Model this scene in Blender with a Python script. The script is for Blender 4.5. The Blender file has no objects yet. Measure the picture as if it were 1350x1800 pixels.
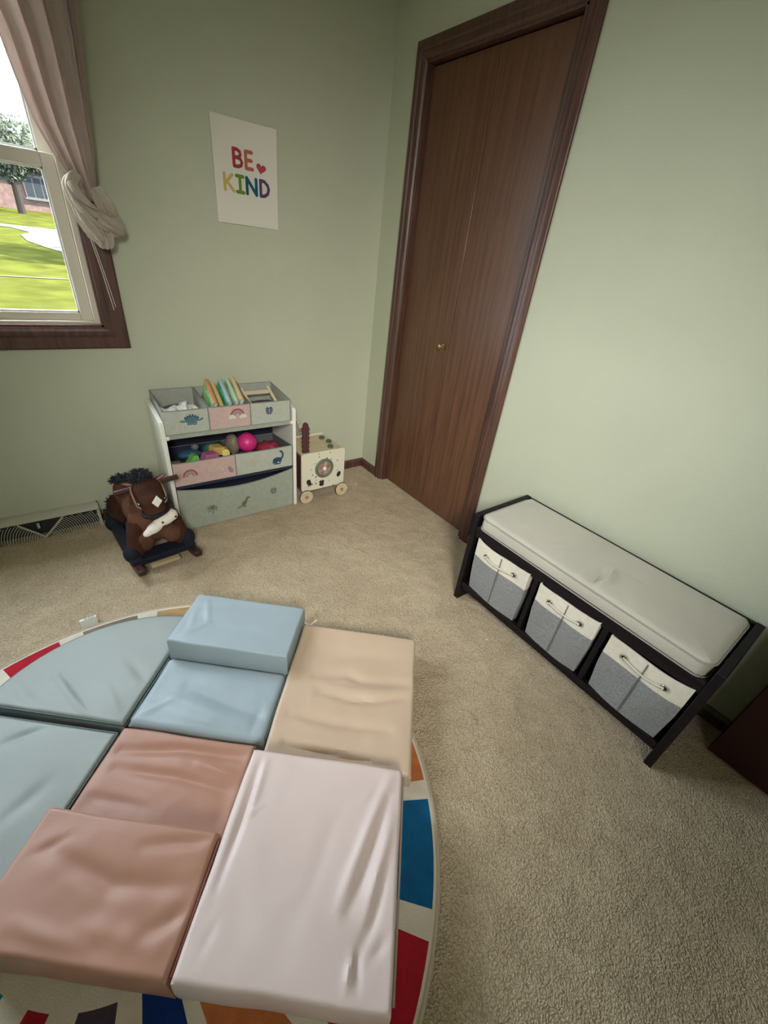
import bpy, bmesh, math, random
from mathutils import Vector, Matrix, noise
random.seed(7)
PI = math.pi
sc = bpy.context.scene
C = sc.collection

# ------------------------------------------------------------------ camera
cam = bpy.data.objects.new('camera', bpy.data.cameras.new('camera'))
C.objects.link(cam)
cam.data.sensor_fit = 'VERTICAL'; cam.data.sensor_height = 24; cam.data.lens = 9.6185
cam.data.clip_start = .02; cam.data.clip_end = 300
cam.matrix_world = Matrix(((0.80475162, 0.23903584, -0.54335687, -1.5709),
                           (-0.58449949, 0.47884954, -0.65502937, -2.2168),
                           (0.10361069, 0.84472776, 0.52507127, 1.2931), (0, 0, 0, 1)))
sc.camera = cam

# ------------------------------------------------------------------ light
SKY = 22.0; SUN = 110.0; EXPOSURE = 0.0; FILL = 20
w = bpy.data.worlds.new('world'); sc.world = w; w.use_nodes = True
bg = w.node_tree.nodes['Background']
bg.inputs[0].default_value = (.82, .91, 1.0, 1); bg.inputs[1].default_value = SKY
sun = bpy.data.objects.new('sun', bpy.data.lights.new('sun', 'SUN')); C.objects.link(sun)
sun.data.energy = SUN; sun.data.angle = .009; sun.data.color = (1, .93, .8)
sun.rotation_euler = Vector((.8, -.28, .62)).to_track_quat('Z', 'Y').to_euler()
for i, (xa, xb) in enumerate(((-2.2, -1.40), (-3.05, -2.26))):
    p = bpy.data.objects.new('window_portal', bpy.data.lights.new('window_portal', 'AREA')); C.objects.link(p)
    p.data.shape = 'RECTANGLE'; p.data.size = xb - xa + .06; p.data.size_y = 1.16
    p.location = ((xa + xb) / 2, .14, 1.485); p.rotation_euler = (-PI / 2, 0, 0)
    p.data.cycles.is_portal = True
for nm, loc, aim, sx, sy, e, spread, col in (
        ('added_fill_light', (-1.9, -3.30, 1.95), (-.30, -.80, .42), .7, .7, FILL, 60, (1, .97, .90)),):  # unseen fill lamp added behind the camera to brighten the walls and floor
    p = bpy.data.objects.new(nm, bpy.data.lights.new(nm, 'AREA')); C.objects.link(p)
    p.data.shape = 'RECTANGLE'; p.data.size = sx; p.data.size_y = sy; p.data.energy = e; p.data.color = col
    p.data.spread = math.radians(spread); p.location = loc
    p.rotation_euler = (Vector(loc) - Vector(aim)).to_track_quat('Z', 'Y').to_euler()
sc.view_settings.view_transform = 'Standard'; sc.view_settings.look = 'None'
sc.view_settings.exposure = EXPOSURE; sc.view_settings.gamma = 1; sc.view_settings.use_curve_mapping = False
sc.cycles.max_bounces = 10; sc.cycles.diffuse_bounces = 7; sc.cycles.glossy_bounces = 4
sc.cycles.transparent_max_bounces = 12; sc.cycles.caustics_reflective = False; sc.cycles.caustics_refractive = False
sc.cycles.sample_clamp_indirect = 6

# ------------------------------------------------------------------ materials
MATS = {}
def mat(name, col, rough=.6, bump=0, bscale=60, var=0, vscale=8, spec=.4, metal=0, stretch=None, trans=0, detail=3,
        col2=None, sheen=0, coat=0):
    if name in MATS: return MATS[name]
    m = bpy.data.materials.new(name); m.use_nodes = True; nt = m.node_tree; N = nt.nodes; Lk = nt.links
    b = N['Principled BSDF']
    b.inputs['Base Color'].default_value = (*col, 1); b.inputs['Roughness'].default_value = rough
    b.inputs['Specular IOR Level'].default_value = spec; b.inputs['Metallic'].default_value = metal
    b.inputs['Sheen Weight'].default_value = sheen; b.inputs['Coat Weight'].default_value = coat
    co = N.new('ShaderNodeTexCoord').outputs['Object']
    if stretch:
        mp = N.new('ShaderNodeMapping'); mp.inputs['Scale'].default_value = stretch
        Lk.new(co, mp.inputs[0]); co = mp.outputs[0]
    if var or col2:
        n = N.new('ShaderNodeTexNoise'); n.inputs['Scale'].default_value = vscale; n.inputs['Detail'].default_value = 4
        Lk.new(co, n.inputs['Vector'])
        r = N.new('ShaderNodeValToRGB')
        c2 = col2 or tuple(c * (1 - var) for c in col)
        c1 = col if col2 else tuple(min(1, c * (1 + var)) for c in col)
        r.color_ramp.elements[0].position = .35; r.color_ramp.elements[1].position = .65
        r.color_ramp.elements[0].color = (*c2, 1); r.color_ramp.elements[1].color = (*c1, 1)
        Lk.new(n.outputs['Fac'], r.inputs[0]); Lk.new(r.outputs[0], b.inputs['Base Color'])
    if bump:
        n = N.new('ShaderNodeTexNoise'); n.inputs['Scale'].default_value = bscale; n.inputs['Detail'].default_value = detail
        Lk.new(co, n.inputs['Vector'])
        bp = N.new('ShaderNodeBump'); bp.inputs['Strength'].default_value = min(1, bump); bp.inputs['Distance'].default_value = .004 * max(1, bump)
        Lk.new(n.outputs['Fac'], bp.inputs['Height']); Lk.new(bp.outputs[0], b.inputs['Normal'])
    if trans:
        t = N.new('ShaderNodeBsdfTranslucent'); t.inputs[0].default_value = (*[min(1, c * 1.1) for c in col], 1)
        mx = N.new('ShaderNodeMixShader'); mx.inputs[0].default_value = trans
        Lk.new(b.outputs[0], mx.inputs[1]); Lk.new(t.outputs[0], mx.inputs[2])
        Lk.new(mx.outputs[0], N['Material Output'].inputs[0])
    MATS[name] = m
    return m

def carpet_mat():
    m = bpy.data.materials.new('carpet'); m.use_nodes = True; nt = m.node_tree; N = nt.nodes; L = nt.links
    b = N['Principled BSDF']; b.inputs['Roughness'].default_value = .95; b.inputs['Specular IOR Level'].default_value = .1
    b.inputs['Sheen Weight'].default_value = .15
    co = N.new('ShaderNodeTexCoord').outputs['Object']
    def nz(scale, det=3, dist=0):
        n = N.new('ShaderNodeTexNoise'); n.inputs['Scale'].default_value = scale; n.inputs['Detail'].default_value = det
        n.inputs['Distortion'].default_value = dist; L.new(co, n.inputs['Vector']); return n
    big = nz(2.2, 5, .6); mid = nz(14, 4, .5); fine = nz(240, 3, .3); vor = N.new('ShaderNodeTexVoronoi'); vor.inputs['Scale'].default_value = 210
    wn = nz(110, 2); add = N.new('ShaderNodeVectorMath'); add.operation = 'MULTIPLY_ADD'; add.inputs[1].default_value = (.010,) * 3
    L.new(wn.outputs['Color'], add.inputs[0]); L.new(co, add.inputs[2]); L.new(add.outputs[0], vor.inputs['Vector'])
    r = N.new('ShaderNodeValToRGB'); e = r.color_ramp.elements
    e[0].position = .3; e[0].color = (.47, .365, .24, 1); e[1].position = .7; e[1].color = (.82, .675, .475, 1)
    a1 = N.new('ShaderNodeMath'); a1.operation = 'MULTIPLY_ADD'; a1.inputs[1].default_value = .45
    L.new(big.outputs[0], a1.inputs[0])
    a2 = N.new('ShaderNodeMath'); a2.operation = 'MULTIPLY_ADD'; a2.inputs[1].default_value = .3; a2.inputs[2].default_value = 0
    L.new(mid.outputs[0], a2.inputs[0]); L.new(a2.outputs[0], a1.inputs[2])
    a3 = N.new('ShaderNodeMath'); a3.operation = 'MULTIPLY_ADD'; a3.inputs[1].default_value = .28
    L.new(fine.outputs[0], a3.inputs[0]); L.new(a1.outputs[0], a3.inputs[2])
    L.new(a3.outputs[0], r.inputs[0])
    mul = N.new('ShaderNodeMix'); mul.data_type = 'RGBA'; mul.blend_type = 'MULTIPLY'; mul.inputs[0].default_value = .55
    vr = N.new('ShaderNodeValToRGB'); vr.color_ramp.elements[0].color = (1, 1, 1, 1); vr.color_ramp.elements[1].color = (.36, .33, .29, 1)
    vr.color_ramp.elements[0].position = .15; vr.color_ramp.elements[1].position = .75
    L.new(vor.outputs['Distance'], vr.inputs[0])
    L.new(r.outputs[0], mul.inputs[6]); L.new(vr.outputs[0], mul.inputs[7]); L.new(mul.outputs[2], b.inputs['Base Color'])
    b1 = N.new('ShaderNodeBump'); b1.inputs['Strength'].default_value = .8; b1.inputs['Distance'].default_value = .006; b1.invert = True
    L.new(vor.outputs['Distance'], b1.inputs['Height'])
    b2 = N.new('ShaderNodeBump'); b2.inputs['Strength'].default_value = .6; b2.inputs['Distance'].default_value = .02
    L.new(mid.outputs[0], b2.inputs['Height']); L.new(b1.outputs[0], b2.inputs['Normal']); L.new(b2.outputs[0], b.inputs['Normal'])
    return m

M_wall = mat('sage_wall_paint', (.49, .512, .395), .75, .25, 260, .02, 3, spec=.25)
M_ceil = mat('ceiling_paint', (.82, .81, .77), .9, .3, 120)
M_carpet = carpet_mat()
M_trim = mat('dark_walnut_trim', (.085, .038, .027), .38, .12, 40, .3, 6, stretch=(14, 14, .8), spec=.5)
M_door = mat('walnut_door_veneer', (.115, .052, .028), .36, .1, 60, .22, 5, stretch=(10, 10, .5), spec=.5)
M_cream = mat('cream_vinyl', (.72, .68, .58), .45)
M_brass = mat('brass', (.75, .55, .25), .18, metal=1)
M_espresso = mat('espresso_wood', (.006, .004, .0055), .5, .06, 50, .3, 5, stretch=(8, 1, 8), spec=.25)
M_cushion = mat('grey_cushion_fabric', (.44, .42, .36), .55, .25, 420, .05, 5, sheen=.3)
M_white = mat('white_board', (.74, .74, .68), .4)
M_black = mat('black_plastic', (.012, .012, .013), .45)

# ------------------------------------------------------------------ helpers
def V(*a): return Vector(a)
def obj(name, bm, mats, parent=None, smooth=True, bevel=0, subsurf=0, local=False, origin=None):
    """bm in world coordinates unless local; linked as one mesh object"""
    bmesh.ops.recalc_face_normals(bm, faces=bm.faces)
    me = bpy.data.meshes.new(name); bm.to_mesh(me); bm.free()
    for m in (mats if isinstance(mats, (list, tuple)) else [mats]): me.materials.append(m)
    o = bpy.data.objects.new(name, me); C.objects.link(o)
    if parent is not None:
        o.parent = parent
        if not local:
            me.transform(world_of(parent).inverted())
            if parent.type == 'MESH' or True: pass
    elif not local:
        vs = [v.co for v in me.vertices]
        lo = [min(v[k] for v in vs) for k in range(3)]; hi = [max(v[k] for v in vs) for k in range(3)]
        c = Vector(origin) if origin else Vector(((lo[0] + hi[0]) / 2, (lo[1] + hi[1]) / 2, lo[2]))
        me.transform(Matrix.Translation(-c)); o.location = c
    if smooth:
        for p in me.polygons: p.use_smooth = True
        try: me.set_sharp_from_angle(angle=math.radians(38))
        except Exception: pass
    if bevel:
        md = o.modifiers.new('bevel', 'BEVEL'); md.width = bevel; md.segments = 2; md.limit_method = 'ANGLE'; md.angle_limit = .6
    if subsurf:
        md = o.modifiers.new('sub', 'SUBSURF'); md.levels = subsurf; md.render_levels = subsurf
    return o
def world_of(o):
    m = Matrix.LocRotScale(o.location, o.rotation_euler, o.scale)
    return world_of(o.parent) @ m if o.parent else m
def tag(o, label=None, cat=None, group=None, kind=None):
    if label: o['label'] = label
    if cat: o['category'] = cat
    if group: o['group'] = group
    if kind: o['kind'] = kind
    return o
def thing(name, loc, label, cat, rz=0, group=None):
    o = bpy.data.objects.new(name, None); o.empty_display_size = .05; C.objects.link(o)
    o.location = loc; o.rotation_euler = (0, 0, rz)
    return tag(o, label, cat, group)
def NB(): return bmesh.new()
def box(bm, x0, x1, y0, y1, z0, z1, mi=0, M=None):
    x0, x1 = sorted((x0, x1)); y0, y1 = sorted((y0, y1)); z0, z1 = sorted((z0, z1))
    c = [V(x, y, z) for z in (z0, z1) for x, y in ((x0, y0), (x1, y0), (x1, y1), (x0, y1))]
    if M: c = [M @ p for p in c]
    v = [bm.verts.new(p) for p in c]
    for f in ((0, 3, 2, 1), (4, 5, 6, 7), (0, 1, 5, 4), (1, 2, 6, 5), (2, 3, 7, 6), (3, 0, 4, 7)):
        bm.faces.new([v[i] for i in f]).material_index = mi
    return bm
def loft(bm, rings, mi=0, closed=True, cap=True):
    R = [[bm.verts.new(p) for p in r] for r in rings]
    n = len(R[0])
    for a, b in zip(R, R[1:]):
        for i in range(n if closed else n - 1):
            bm.faces.new((a[i], a[(i + 1) % n], b[(i + 1) % n], b[i])).material_index = mi
    if cap and closed:
        bm.faces.new(R[0][::-1]).material_index = mi; bm.faces.new(R[-1]).material_index = mi
    return bm
def tube(bm, pts, r, seg=10, mi=0, closed=False, flat=1.0):
    pts = [Vector(p) for p in pts]; n = len(pts); rings = []
    up = None
    for i, p in enumerate(pts):
        a = pts[(i - 1) % n] if (closed or i > 0) else p
        b = pts[(i + 1) % n] if (closed or i < n - 1) else p
        t = (b - a).normalized()
        if up is None:
            up = t.orthogonal().normalized()
        up = (up - t * up.dot(t)).normalized()
        s = t.cross(up)
        rr = r[i] if isinstance(r, (list, tuple)) else r
        rings.append([p + (up * math.cos(2 * PI * k / seg) * flat + s * math.sin(2 * PI * k / seg)) * rr for k in range(seg)])
    if closed: rings.append(rings[0]); 
    loft(bm, rings, mi, cap=not closed)
    if closed: bmesh.ops.remove_doubles(bm, verts=bm.verts, dist=1e-6)
    return bm
def cyl(bm, a, b, r, seg=24, mi=0, r2=None):
    return tube(bm, [a, b], [r, r if r2 is None else r2], seg, mi)
def ell(bm, c, r, rot=(0, 0, 0), sub=3, mi=0, nz=0, nf=10):
    from mathutils import Euler
    M = Matrix.Translation(c) @ Euler(rot).to_matrix().to_4x4() @ Matrix.Diagonal((*r, 1))
    n0 = len(bm.verts); f0 = len(bm.faces)
    bmesh.ops.create_icosphere(bm, subdivisions=sub, radius=1, matrix=M)
    bm.verts.ensure_lookup_table(); bm.faces.ensure_lookup_table()
    for f in bm.faces[f0:]: f.material_index = mi
    if nz:
        for v in bm.verts[n0:]:
            d = (v.co - Vector(c)).normalized(); v.co += d * nz * noise.noise(v.co * nf * 10)
    return bm
def prism(bm, pts2, fn, t, mi=0, d0=0):
    """flat outline pts2 mapped by fn(a, b, depth)"""
    lo = [bm.verts.new(fn(a, b, d0)) for a, b in pts2]; hi = [bm.verts.new(fn(a, b, d0 + t)) for a, b in pts2]
    n = len(pts2)
    for k in range(n): bm.faces.new((lo[k], lo[(k + 1) % n], hi[(k + 1) % n], hi[k])).material_index = mi
    bm.faces.new(hi).material_index = mi; bm.faces.new(lo[::-1]).material_index = mi
    return bm
def disc2(cx, cy, rx, ry=None, rot=0, n=24, a0=0, a1=2 * PI):
    ry = ry or rx; o = []
    for k in range(n):
        a = 2 * PI * k / n; x, y = rx * math.cos(a), ry * math.sin(a)
        o.append((cx + x * math.cos(rot) - y * math.sin(rot), cy + x * math.sin(rot) + y * math.cos(rot)))
    return o
def stroke2(bm, pts, w, fn, t, mi=0, d0=0):
    """thick polyline with round ends, one clean strip"""
    P = [Vector(p) for p in pts]; n = len(P); L = []; R = []
    for i, p in enumerate(P):
        a = P[max(0, i - 1)]; b = P[min(n - 1, i + 1)]; d = (b - a).normalized(); q = Vector((-d.y, d.x))
        L.append(p + q * w / 2); R.append(p - q * w / 2)
    for i in range(n - 1):
        prism(bm, [tuple(L[i]), tuple(L[i + 1]), tuple(R[i + 1]), tuple(R[i])][::-1], fn, t, mi, d0)
    for p in (P[0], P[-1]): prism(bm, disc2(p.x, p.y, w / 2, n=12), fn, t * .98, mi, d0)
def arc(cx, cy, r, a0, a1, n=14, ry=None):
    ry = ry or r
    return [(cx + r * math.cos(math.radians(a0 + (a1 - a0) * k / (n - 1))), cy + ry * math.sin(math.radians(a0 + (a1 - a0) * k / (n - 1)))) for k in range(n)]
def S(name, bm, m, **k):
    return tag(obj(name, bm, m, **k), kind='structure')

# ------------------------------------------------------------------ room shell
XL, YF, ZC = -3.45, -3.35, 2.44
S('floor', box(NB(), XL - .1, .75, YF - .1, .0, -.06, 0), M_carpet, origin=(0, 0, 0))
S('ceiling', box(NB(), XL - .15, .75, YF - .15, .15, ZC, ZC + .08), M_ceil)
bm = NB()     # back wall with the window opening
HX0, HX1, HZ0, HZ1 = -3.10, -1.392, .917, 2.06
box(bm, HX1, .75, 0, .15, -.06, ZC); box(bm, XL - .15, HX0, 0, .15, -.06, ZC)
box(bm, HX0, HX1, 0, .15, -.06, HZ0); box(bm, HX0, HX1, 0, .15, HZ1, ZC)
S('wall_back', bm, M_wall, smooth=False)
bm = NB()     # right wall with the closet opening and the closet behind it
DY0, DY1, DZ = -.245, -1.010, 2.03
box(bm, 0, .11, 0, DY0, -.06, ZC); box(bm, 0, .11, DY1, YF, -.06, ZC); box(bm, 0, .11, DY0, DY1, DZ, ZC)
box(bm, .70, .75, 0, -1.6, -.06, ZC); box(bm, .11, .70, -1.55, -1.6, -.06, ZC)
S('wall_right', bm, M_wall, smooth=False)
S('wall_left', box(NB(), XL - .1, XL, 0, YF, -.06, ZC), M_wall, smooth=False)
S('wall_front', box(NB(), XL - .1, .11, YF - .1, YF, -.06, ZC), M_wall, smooth=False)

# baseboards (profiled)
def baseboard(name, a, b, n):
    """a,b endpoints on the wall line, n inward normal"""
    a = Vector((*a, 0)); b = Vector((*b, 0)); n = Vector((*n, 0))
    prof = [(0, -.02), (.012, -.02), (.012, .042), (.008, .050), (.004, .057), (0, .057)]
    rings = [[p + n * d + V(0, 0, z) for d, z in prof] for p in (a, b)]
    return S(name, loft(NB(), rings), M_trim, smooth=False)
baseboard('baseboard_back', (0, 0), (-1.6, 0), (0, -1))
baseboard('baseboard_right', (0, 0), (0, -.179), (-1, 0))
baseboard('baseboard_far', (0, -1.077), (0, YF), (-1, 0)).name = 'baseboard_rear'

# closet door casing
bm = NB()
prof = [(0, 0), (0, .010), (.006, .015), (.030, .017), (.036, .011), (.044, .014), (.056, .013), (.062, .008), (.066, 0)]
def casing(bm, path, inward, prof, nrm):
    """mitred frame: path corners (3D), inward directions per corner, profile (offset inward, height)"""
    rings = [[p + d * a + nrm * h for a, h in prof] for p, d in zip(path, inward)]
    return loft(bm, rings)
y0, y1, zt = -.179, -1.077, 2.09
casing(bm, [V(0, y0, -.01), V(0, y0, zt), V(0, y1, zt), V(0, y1, -.01)],
       [V(0, -1, 0), V(0, -1, -1), V(0, 1, -1), V(0, 1, 0)], prof, V(-1, 0, 0))
S('trim_1', bm, M_trim)
bm = NB()    # jambs and stop
for (a, b) in ((DY0, DY0 - .012), (DY1 + .012, DY1)): box(bm, .0, .10, a, b, -.02, DZ)
box(bm, 0, .10, DY0, DY1, DZ - .014, DZ)
S('trim_2', bm, M_trim, bevel=.0015)
# bifold closet door
dr = bpy.data.objects.new('door_1', None); C.objects.link(dr); dr.location = (.03, -.63, 0); tag(dr, kind='structure')
for a, b in ((-.259, -.6335), (-.6365, -.996)):
    obj('door_panel', box(NB(), .03, .062, a, b, .012, DZ - .018), M_door, dr, bevel=.003)
bm = NB()
rings = [[V(.031 - d, -.600 + r * math.cos(t), .935 + r * math.sin(t)) for t in [2 * PI * k / 20 for k in range(20)]]
         for d, r in ((0, .006), (.004, .011), (.006, .006), (.014, .005), (.018, .010), (.024, .0135), (.030, .012), (.034, .006), (.0345, .001))]
loft(bm, rings)
tag(obj('knob', bm, M_brass, dr), 'small round brass knob')

# open entry door standing against the right wall at the picture's edge
d2 = bpy.data.objects.new('door_2', None); C.objects.link(d2); d2.location = (-.14, -2.33, 0); tag(d2, kind='structure')
obj('door_leaf', box(NB(), -.140, -.105, -2.33, -3.09, .012, 2.03), mat('dark_red_door', (.035, .007, .006), .5, spec=.3), d2, bevel=.002)
bm = NB(); tube(bm, [V(-.14, -2.39, .93), V(-.175, -2.39, .93)], .011); ell(bm, (-.19, -2.39, .93), (.022, .026, .026), sub=2)
obj('door_knob', bm, M_brass, d2)

# ------------------------------------------------------------------ window
win = bpy.data.objects.new('window_1', None); C.objects.link(win); win.location = (-2.2, 0, .83); tag(win, kind='structure')
bm = NB()
wp = [(0, 0), (0, .014), (.006, .019), (.045, .019), (.052, .013), (.060, .015), (.075, .012), (.082, .006), (.082, 0)]
x0, x1, z0, z1 = HX0 - .082, -1.310, .835, HZ1 + .082
casing(bm, [V(x1, 0, z0), V(x1, 0, z1), V(x0, 0, z1), V(x0, 0, z0), V(x1, 0, z0)],
       [V(-1, 0, 1), V(-1, 0, -1), V(1, 0, -1), V(1, 0, 1), V(-1, 0, 1)], wp, V(0, -1, 0))
obj('window_casing', bm, M_trim, win)
bm = NB()    # brown jamb lining
for a, b, c, d in ((HX1 - .008, HX1, HZ0, HZ1), (HX0, HX0 + .008, HZ0, HZ1), (HX0, HX1, HZ0, HZ0 + .008), (HX0, HX1, HZ1 - .008, HZ1)):
    box(bm, a, b, -.002, .03, c, d)
obj('window_jamb', bm, M_trim, win, smooth=False)
M_glass = bpy.data.materials.new('window_glass'); M_glass.use_nodes = True
nt = M_glass.node_tree; nt.nodes.clear(); o_ = nt.nodes.new('ShaderNodeOutputMaterial'); tr = nt.nodes.new('ShaderNodeBsdfTransparent')
gl = nt.nodes.new('ShaderNodeBsdfGlossy'); gl.inputs['Roughness'].default_value = .02; mx = nt.nodes.new('ShaderNodeMixShader'); mx.inputs[0].default_value = .05
nt.links.new(tr.outputs[0], mx.inputs[1]); nt.links.new(gl.outputs[0], mx.inputs[2]); nt.links.new(mx.outputs[0], o_.inputs[0])
M_alum = mat('bright_vinyl_bead', (.8, .82, .85), .25)
def unit(xa, xb):
    """double hung window unit between xa and xb"""
    f = NB(); W = .028
    box(f, xa, xa + W, .03, .12, HZ0, HZ1); box(f, xb - W, xb, .03, .12, HZ0, HZ1)
    box(f, xa + W, xb - W, .03, .12, HZ0, HZ0 + .018); box(f, xa + W, xb - W, .03, .12, HZ1 - .03, HZ1)
    obj('window_frame', f, M_cream, win, bevel=.003)
    zm = 1.46
    for nm, ya, yb, za, zb, wb, wt in (('lower_sash', .045, .08, HZ0 + .018, zm + .022, .03, .044), ('upper_sash', .082, .115, zm - .02, HZ1 - .03, .046, .04)):
        s = NB(); a, b = xa + W, xb - W; t = .042
        box(s, a, a + t, ya, yb, za, zb); box(s, b - t, b, ya, yb, za, zb)
        box(s, a + t, b - t, ya, yb, za, za + wb); box(s, a + t, b - t, ya, yb, zb - wt, zb)
        so = obj(nm, s, M_cream, win, bevel=.003)
        g = NB(); ym = (ya + yb) / 2
        box(g, a + t, b - t, ym - .002, ym + .002, za + wb, zb - wt)
        obj('glass_pane', g, M_glass, so, smooth=False)
        g = NB(); q = .006
        for e in ((a + t, a + t + q, za + wb, zb - wt), (b - t - q, b - t, za + wb, zb - wt), (a + t, b - t, za + wb, za + wb + q), (a + t, b - t, zb - wt - q, zb - wt)):
            box(g, e[0], e[1], ya + .004, ym, e[2], e[3])
        obj('glazing_bead', g, M_alum, so, smooth=False)
unit(-2.216, HX1 + 0.0); unit(HX0, -2.276)
obj('mullion', box(NB(), -2.276, -2.216, -.012, .12, HZ0, HZ1), M_trim, win, bevel=.003)

# ------------------------------------------------------------------ outdoors
def gz(y): return -.6 + max(0, y - 3) * .053
def ground(name, pts, dz, m, **k):
    b = NB(); vs = [b.verts.new((x, y, gz(y) + dz)) for x, y in pts]; b.faces.new(vs)
    return S(name, b, m, smooth=False)
M_grass = mat('lawn_grass', (.0175, .0200, .0042), .9, .8, 30, .25, 1.3, spec=.0)
b = NB(); ys = [.16, 3, 8, 14, 20, 26, 32, 38, 44]
loft(b, [[V(x, y, gz(y)) for x in (-30, -15, -6, 0, 6, 15, 30)] for y in ys], closed=False)
g = S('lawn', b, M_grass, smooth=False, origin=(0, 3, -.6))
M_conc = mat('pale_concrete', (.042, .041, .040), .85, .2, 20, .06, 2, spec=0)
ground('driveway', [(-30, 27.2), (-4, 27.0), (-2.0, 26.6), (-1.35, 25), (-1.7, 23.5), (-1.55, 21.4), (-1.1, 19.8), (-.5, 18.2), (4, 14), (30, 14), (30, 27), (10, 27.8), (-30, 28.6)], .02, M_conc)
ground('sidewalk', [(-30, 12.4), (30, 12.9), (30, 13.0), (-30, 12.5)], .02, M_conc)
M_brick = mat('pink_brick', (.052, .036, .033), .85, .4, 30, .2, 4, spec=0)
hs = thing('brick_house', (-1, 42, gz(42)), 'pink brick house with white window across the driveway', 'house')
HB = gz(42)
obj('wall', box(NB(), -9, 5, 42, 46, HB - .3, HB + 2.7), M_brick, hs, smooth=False)
b = NB(); prism(b, [(41.4, HB + 2.7), (46.6, HB + 2.7), (44, HB + 4.2)], lambda a, c, d: V(-9.4 + d, a, c), 14.8)
obj('roof', b, mat('grey_shingles', (.016, .016, .016), .9, .4, 30), hs, smooth=False)
fw = obj('window_frame', box(NB(), -.8, .75, 41.9, 42, HB + .75, HB + 2.05), mat('white_trim', (.045, .046, .047), .6, spec=0), hs, smooth=False)
for k in range(3):
    obj('pane', box(NB(), -.7 + k * .49, -.3 + k * .49, 41.88, 41.9, HB + .85, HB + 1.95), mat('dark_pane', (.012, .015, .018), .6, spec=.0), fw, smooth=False)
obj('sill', box(NB(), -.9, .85, 41.85, 42, HB + .66, HB + .75), mat('white_trim', (.045, .046, .047), .6, spec=0), hs, smooth=False)
obj('door', box(NB(), -3.9, -3.0, 41.93, 42, HB, HB + 2.05), mat('white_trim', (.045, .046, .047), .6, spec=0), hs, smooth=False)

def tree(x, y, h, r, n, label, trunk_r=.18, squash=.8):
    zb = gz(y); t = thing('leafy_tree', (x, y, zb), label, 'tree')
    b = NB(); rn = random.Random(int(x * 10 + y))
    top = V(x + .1, y, zb + h)
    tube(b, [V(x, y, zb - .1), V(x + .03, y, zb + h * .3), V(x - .03, y, zb + h * .6), top], [trunk_r * 1.2, trunk_r, trunk_r * .7, trunk_r * .25], 9)
    for k in range(9):
        a = rn.uniform(0, 2 * PI); z = zb + h * rn.uniform(.35, .75)
        s = V(x, y, z); e = s + V(math.cos(a) * r * .75, math.sin(a) * r * .75, h * .22)
        tube(b, [s, (s + e) / 2 + V(0, 0, .1), e], [trunk_r * .4, trunk_r * .28, trunk_r * .08], 6)
    obj('trunk', b, mat('bark', (.010, .009, .008), .95, .6, 20, spec=0), t)
    b = NB(); cz = zb + h * .66; blobs = []
    for k in range(22):
        d = V(rn.gauss(0, 1), rn.gauss(0, 1), rn.gauss(0, 1)).normalized() * r * rn.uniform(.2, .8)
        blobs.append((V(x, y, cz) + V(d.x, d.y, d.z * squash), r * rn.uniform(.22, .38)))
    for k in range(n):
        c, br = rn.choice(blobs)
        d = V(rn.gauss(0, 1), rn.gauss(0, 1), rn.gauss(0, 1)).normalized()
        p = c + d * br * rn.uniform(.6, 1.05); s = rn.uniform(.06, .12) * r / 2.5
        u = V(rn.gauss(0, 1), rn.gauss(0, 1), rn.gauss(0, 1)).normalized(); v_ = u.orthogonal().normalized()
        vs = [b.verts.new(p + u * s * a_ + v_ * s * .5 * b_) for a_, b_ in ((-1, 0), (0, -1), (1, 0), (0, 1))]
        b.faces.new(vs)
    obj('foliage', b, mat('tree_leaves', (.034, .042, .033), .8, spec=0, trans=.3, var=.3, vscale=2), t, smooth=False)
tree(-1.35, 37.5, 5.0, 3.0, 26000, 'leafy tree standing before the brick house across the street')
tree(5.0, 15.6, 7.0, 2.6, 14000, 'leafy tree on the near lawn right of the window')

# ------------------------------------------------------------------ rug
RC = V(-1.689, -1.542, 0); RR = .7692
M_cr = mat('rug_cream', (.66, .6, .5), .95, .5, 300, .05, 20)
seg_cols = {'red': (.38, .008, .02), 'taupe': (.22, .165, .12), 'tan': (.40, .26, .12), 'orange': (.48, .15, .045), 'blue': (.0, .10, .25),
            'navy': (.0, .025, .16), 'purple': (.06, .045, .06), 'teal': (.0, .22, .24), 'green': (.10, .25, .05), 'yellow': (.55, .38, .03)}
names = list(seg_cols)
rugm = [M_cr] + [mat('rug_' + n, seg_cols[n], .95, .5, 300, .12, 30) for n in names]
segs = [(-26, -10, 'orange'), (-47.5, -29.8, 'blue'), (-68, -51.7, 'red'), (-85, -72, 'orange'), (-99.6, -88.9, 'navy'), (-119.2, -107.1, 'purple'),
        (-136.3, -128.6, 'red'), (-165, -147, 'teal'), (-182, -169, 'green'), (-202, -187, 'yellow'), (-225, -207, 'orange'), (-243, -230, 'blue'),
        (-260, -248, 'red'), (-279, -265.5, 'taupe'), (-300, -284.2, 'tan'), (-320, -304, 'green'), (-338, -324, 'teal'), (-355, -342, 'red')]
rug = thing('round_rug', RC, 'round rainbow rug with coloured wedges on a cream ground under the foam blocks', 'rug')
angs = sorted(set([round(k * 2.5, 3) for k in range(-144, 1)] + [a for s in segs for a in s[:2] if a >= -360] + [-12 - 360 + 360]))
angs = [a for a in angs if -360 <= a <= 0]
b = NB(); radii = [.0, .12, .318, .755, .764]
zr = .010
ringsv = []
for r in radii[1:]:
    ringsv.append([b.verts.new((RC.x + r * math.cos(math.radians(a)), RC.y + r * math.sin(math.radians(a)), zr)) for a in angs[:-1]])
cv = b.verts.new((RC.x, RC.y, zr)); n = len(angs) - 1
low = [b.verts.new((v.co.x, v.co.y, .0005)) for v in ringsv[-1]]
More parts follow.
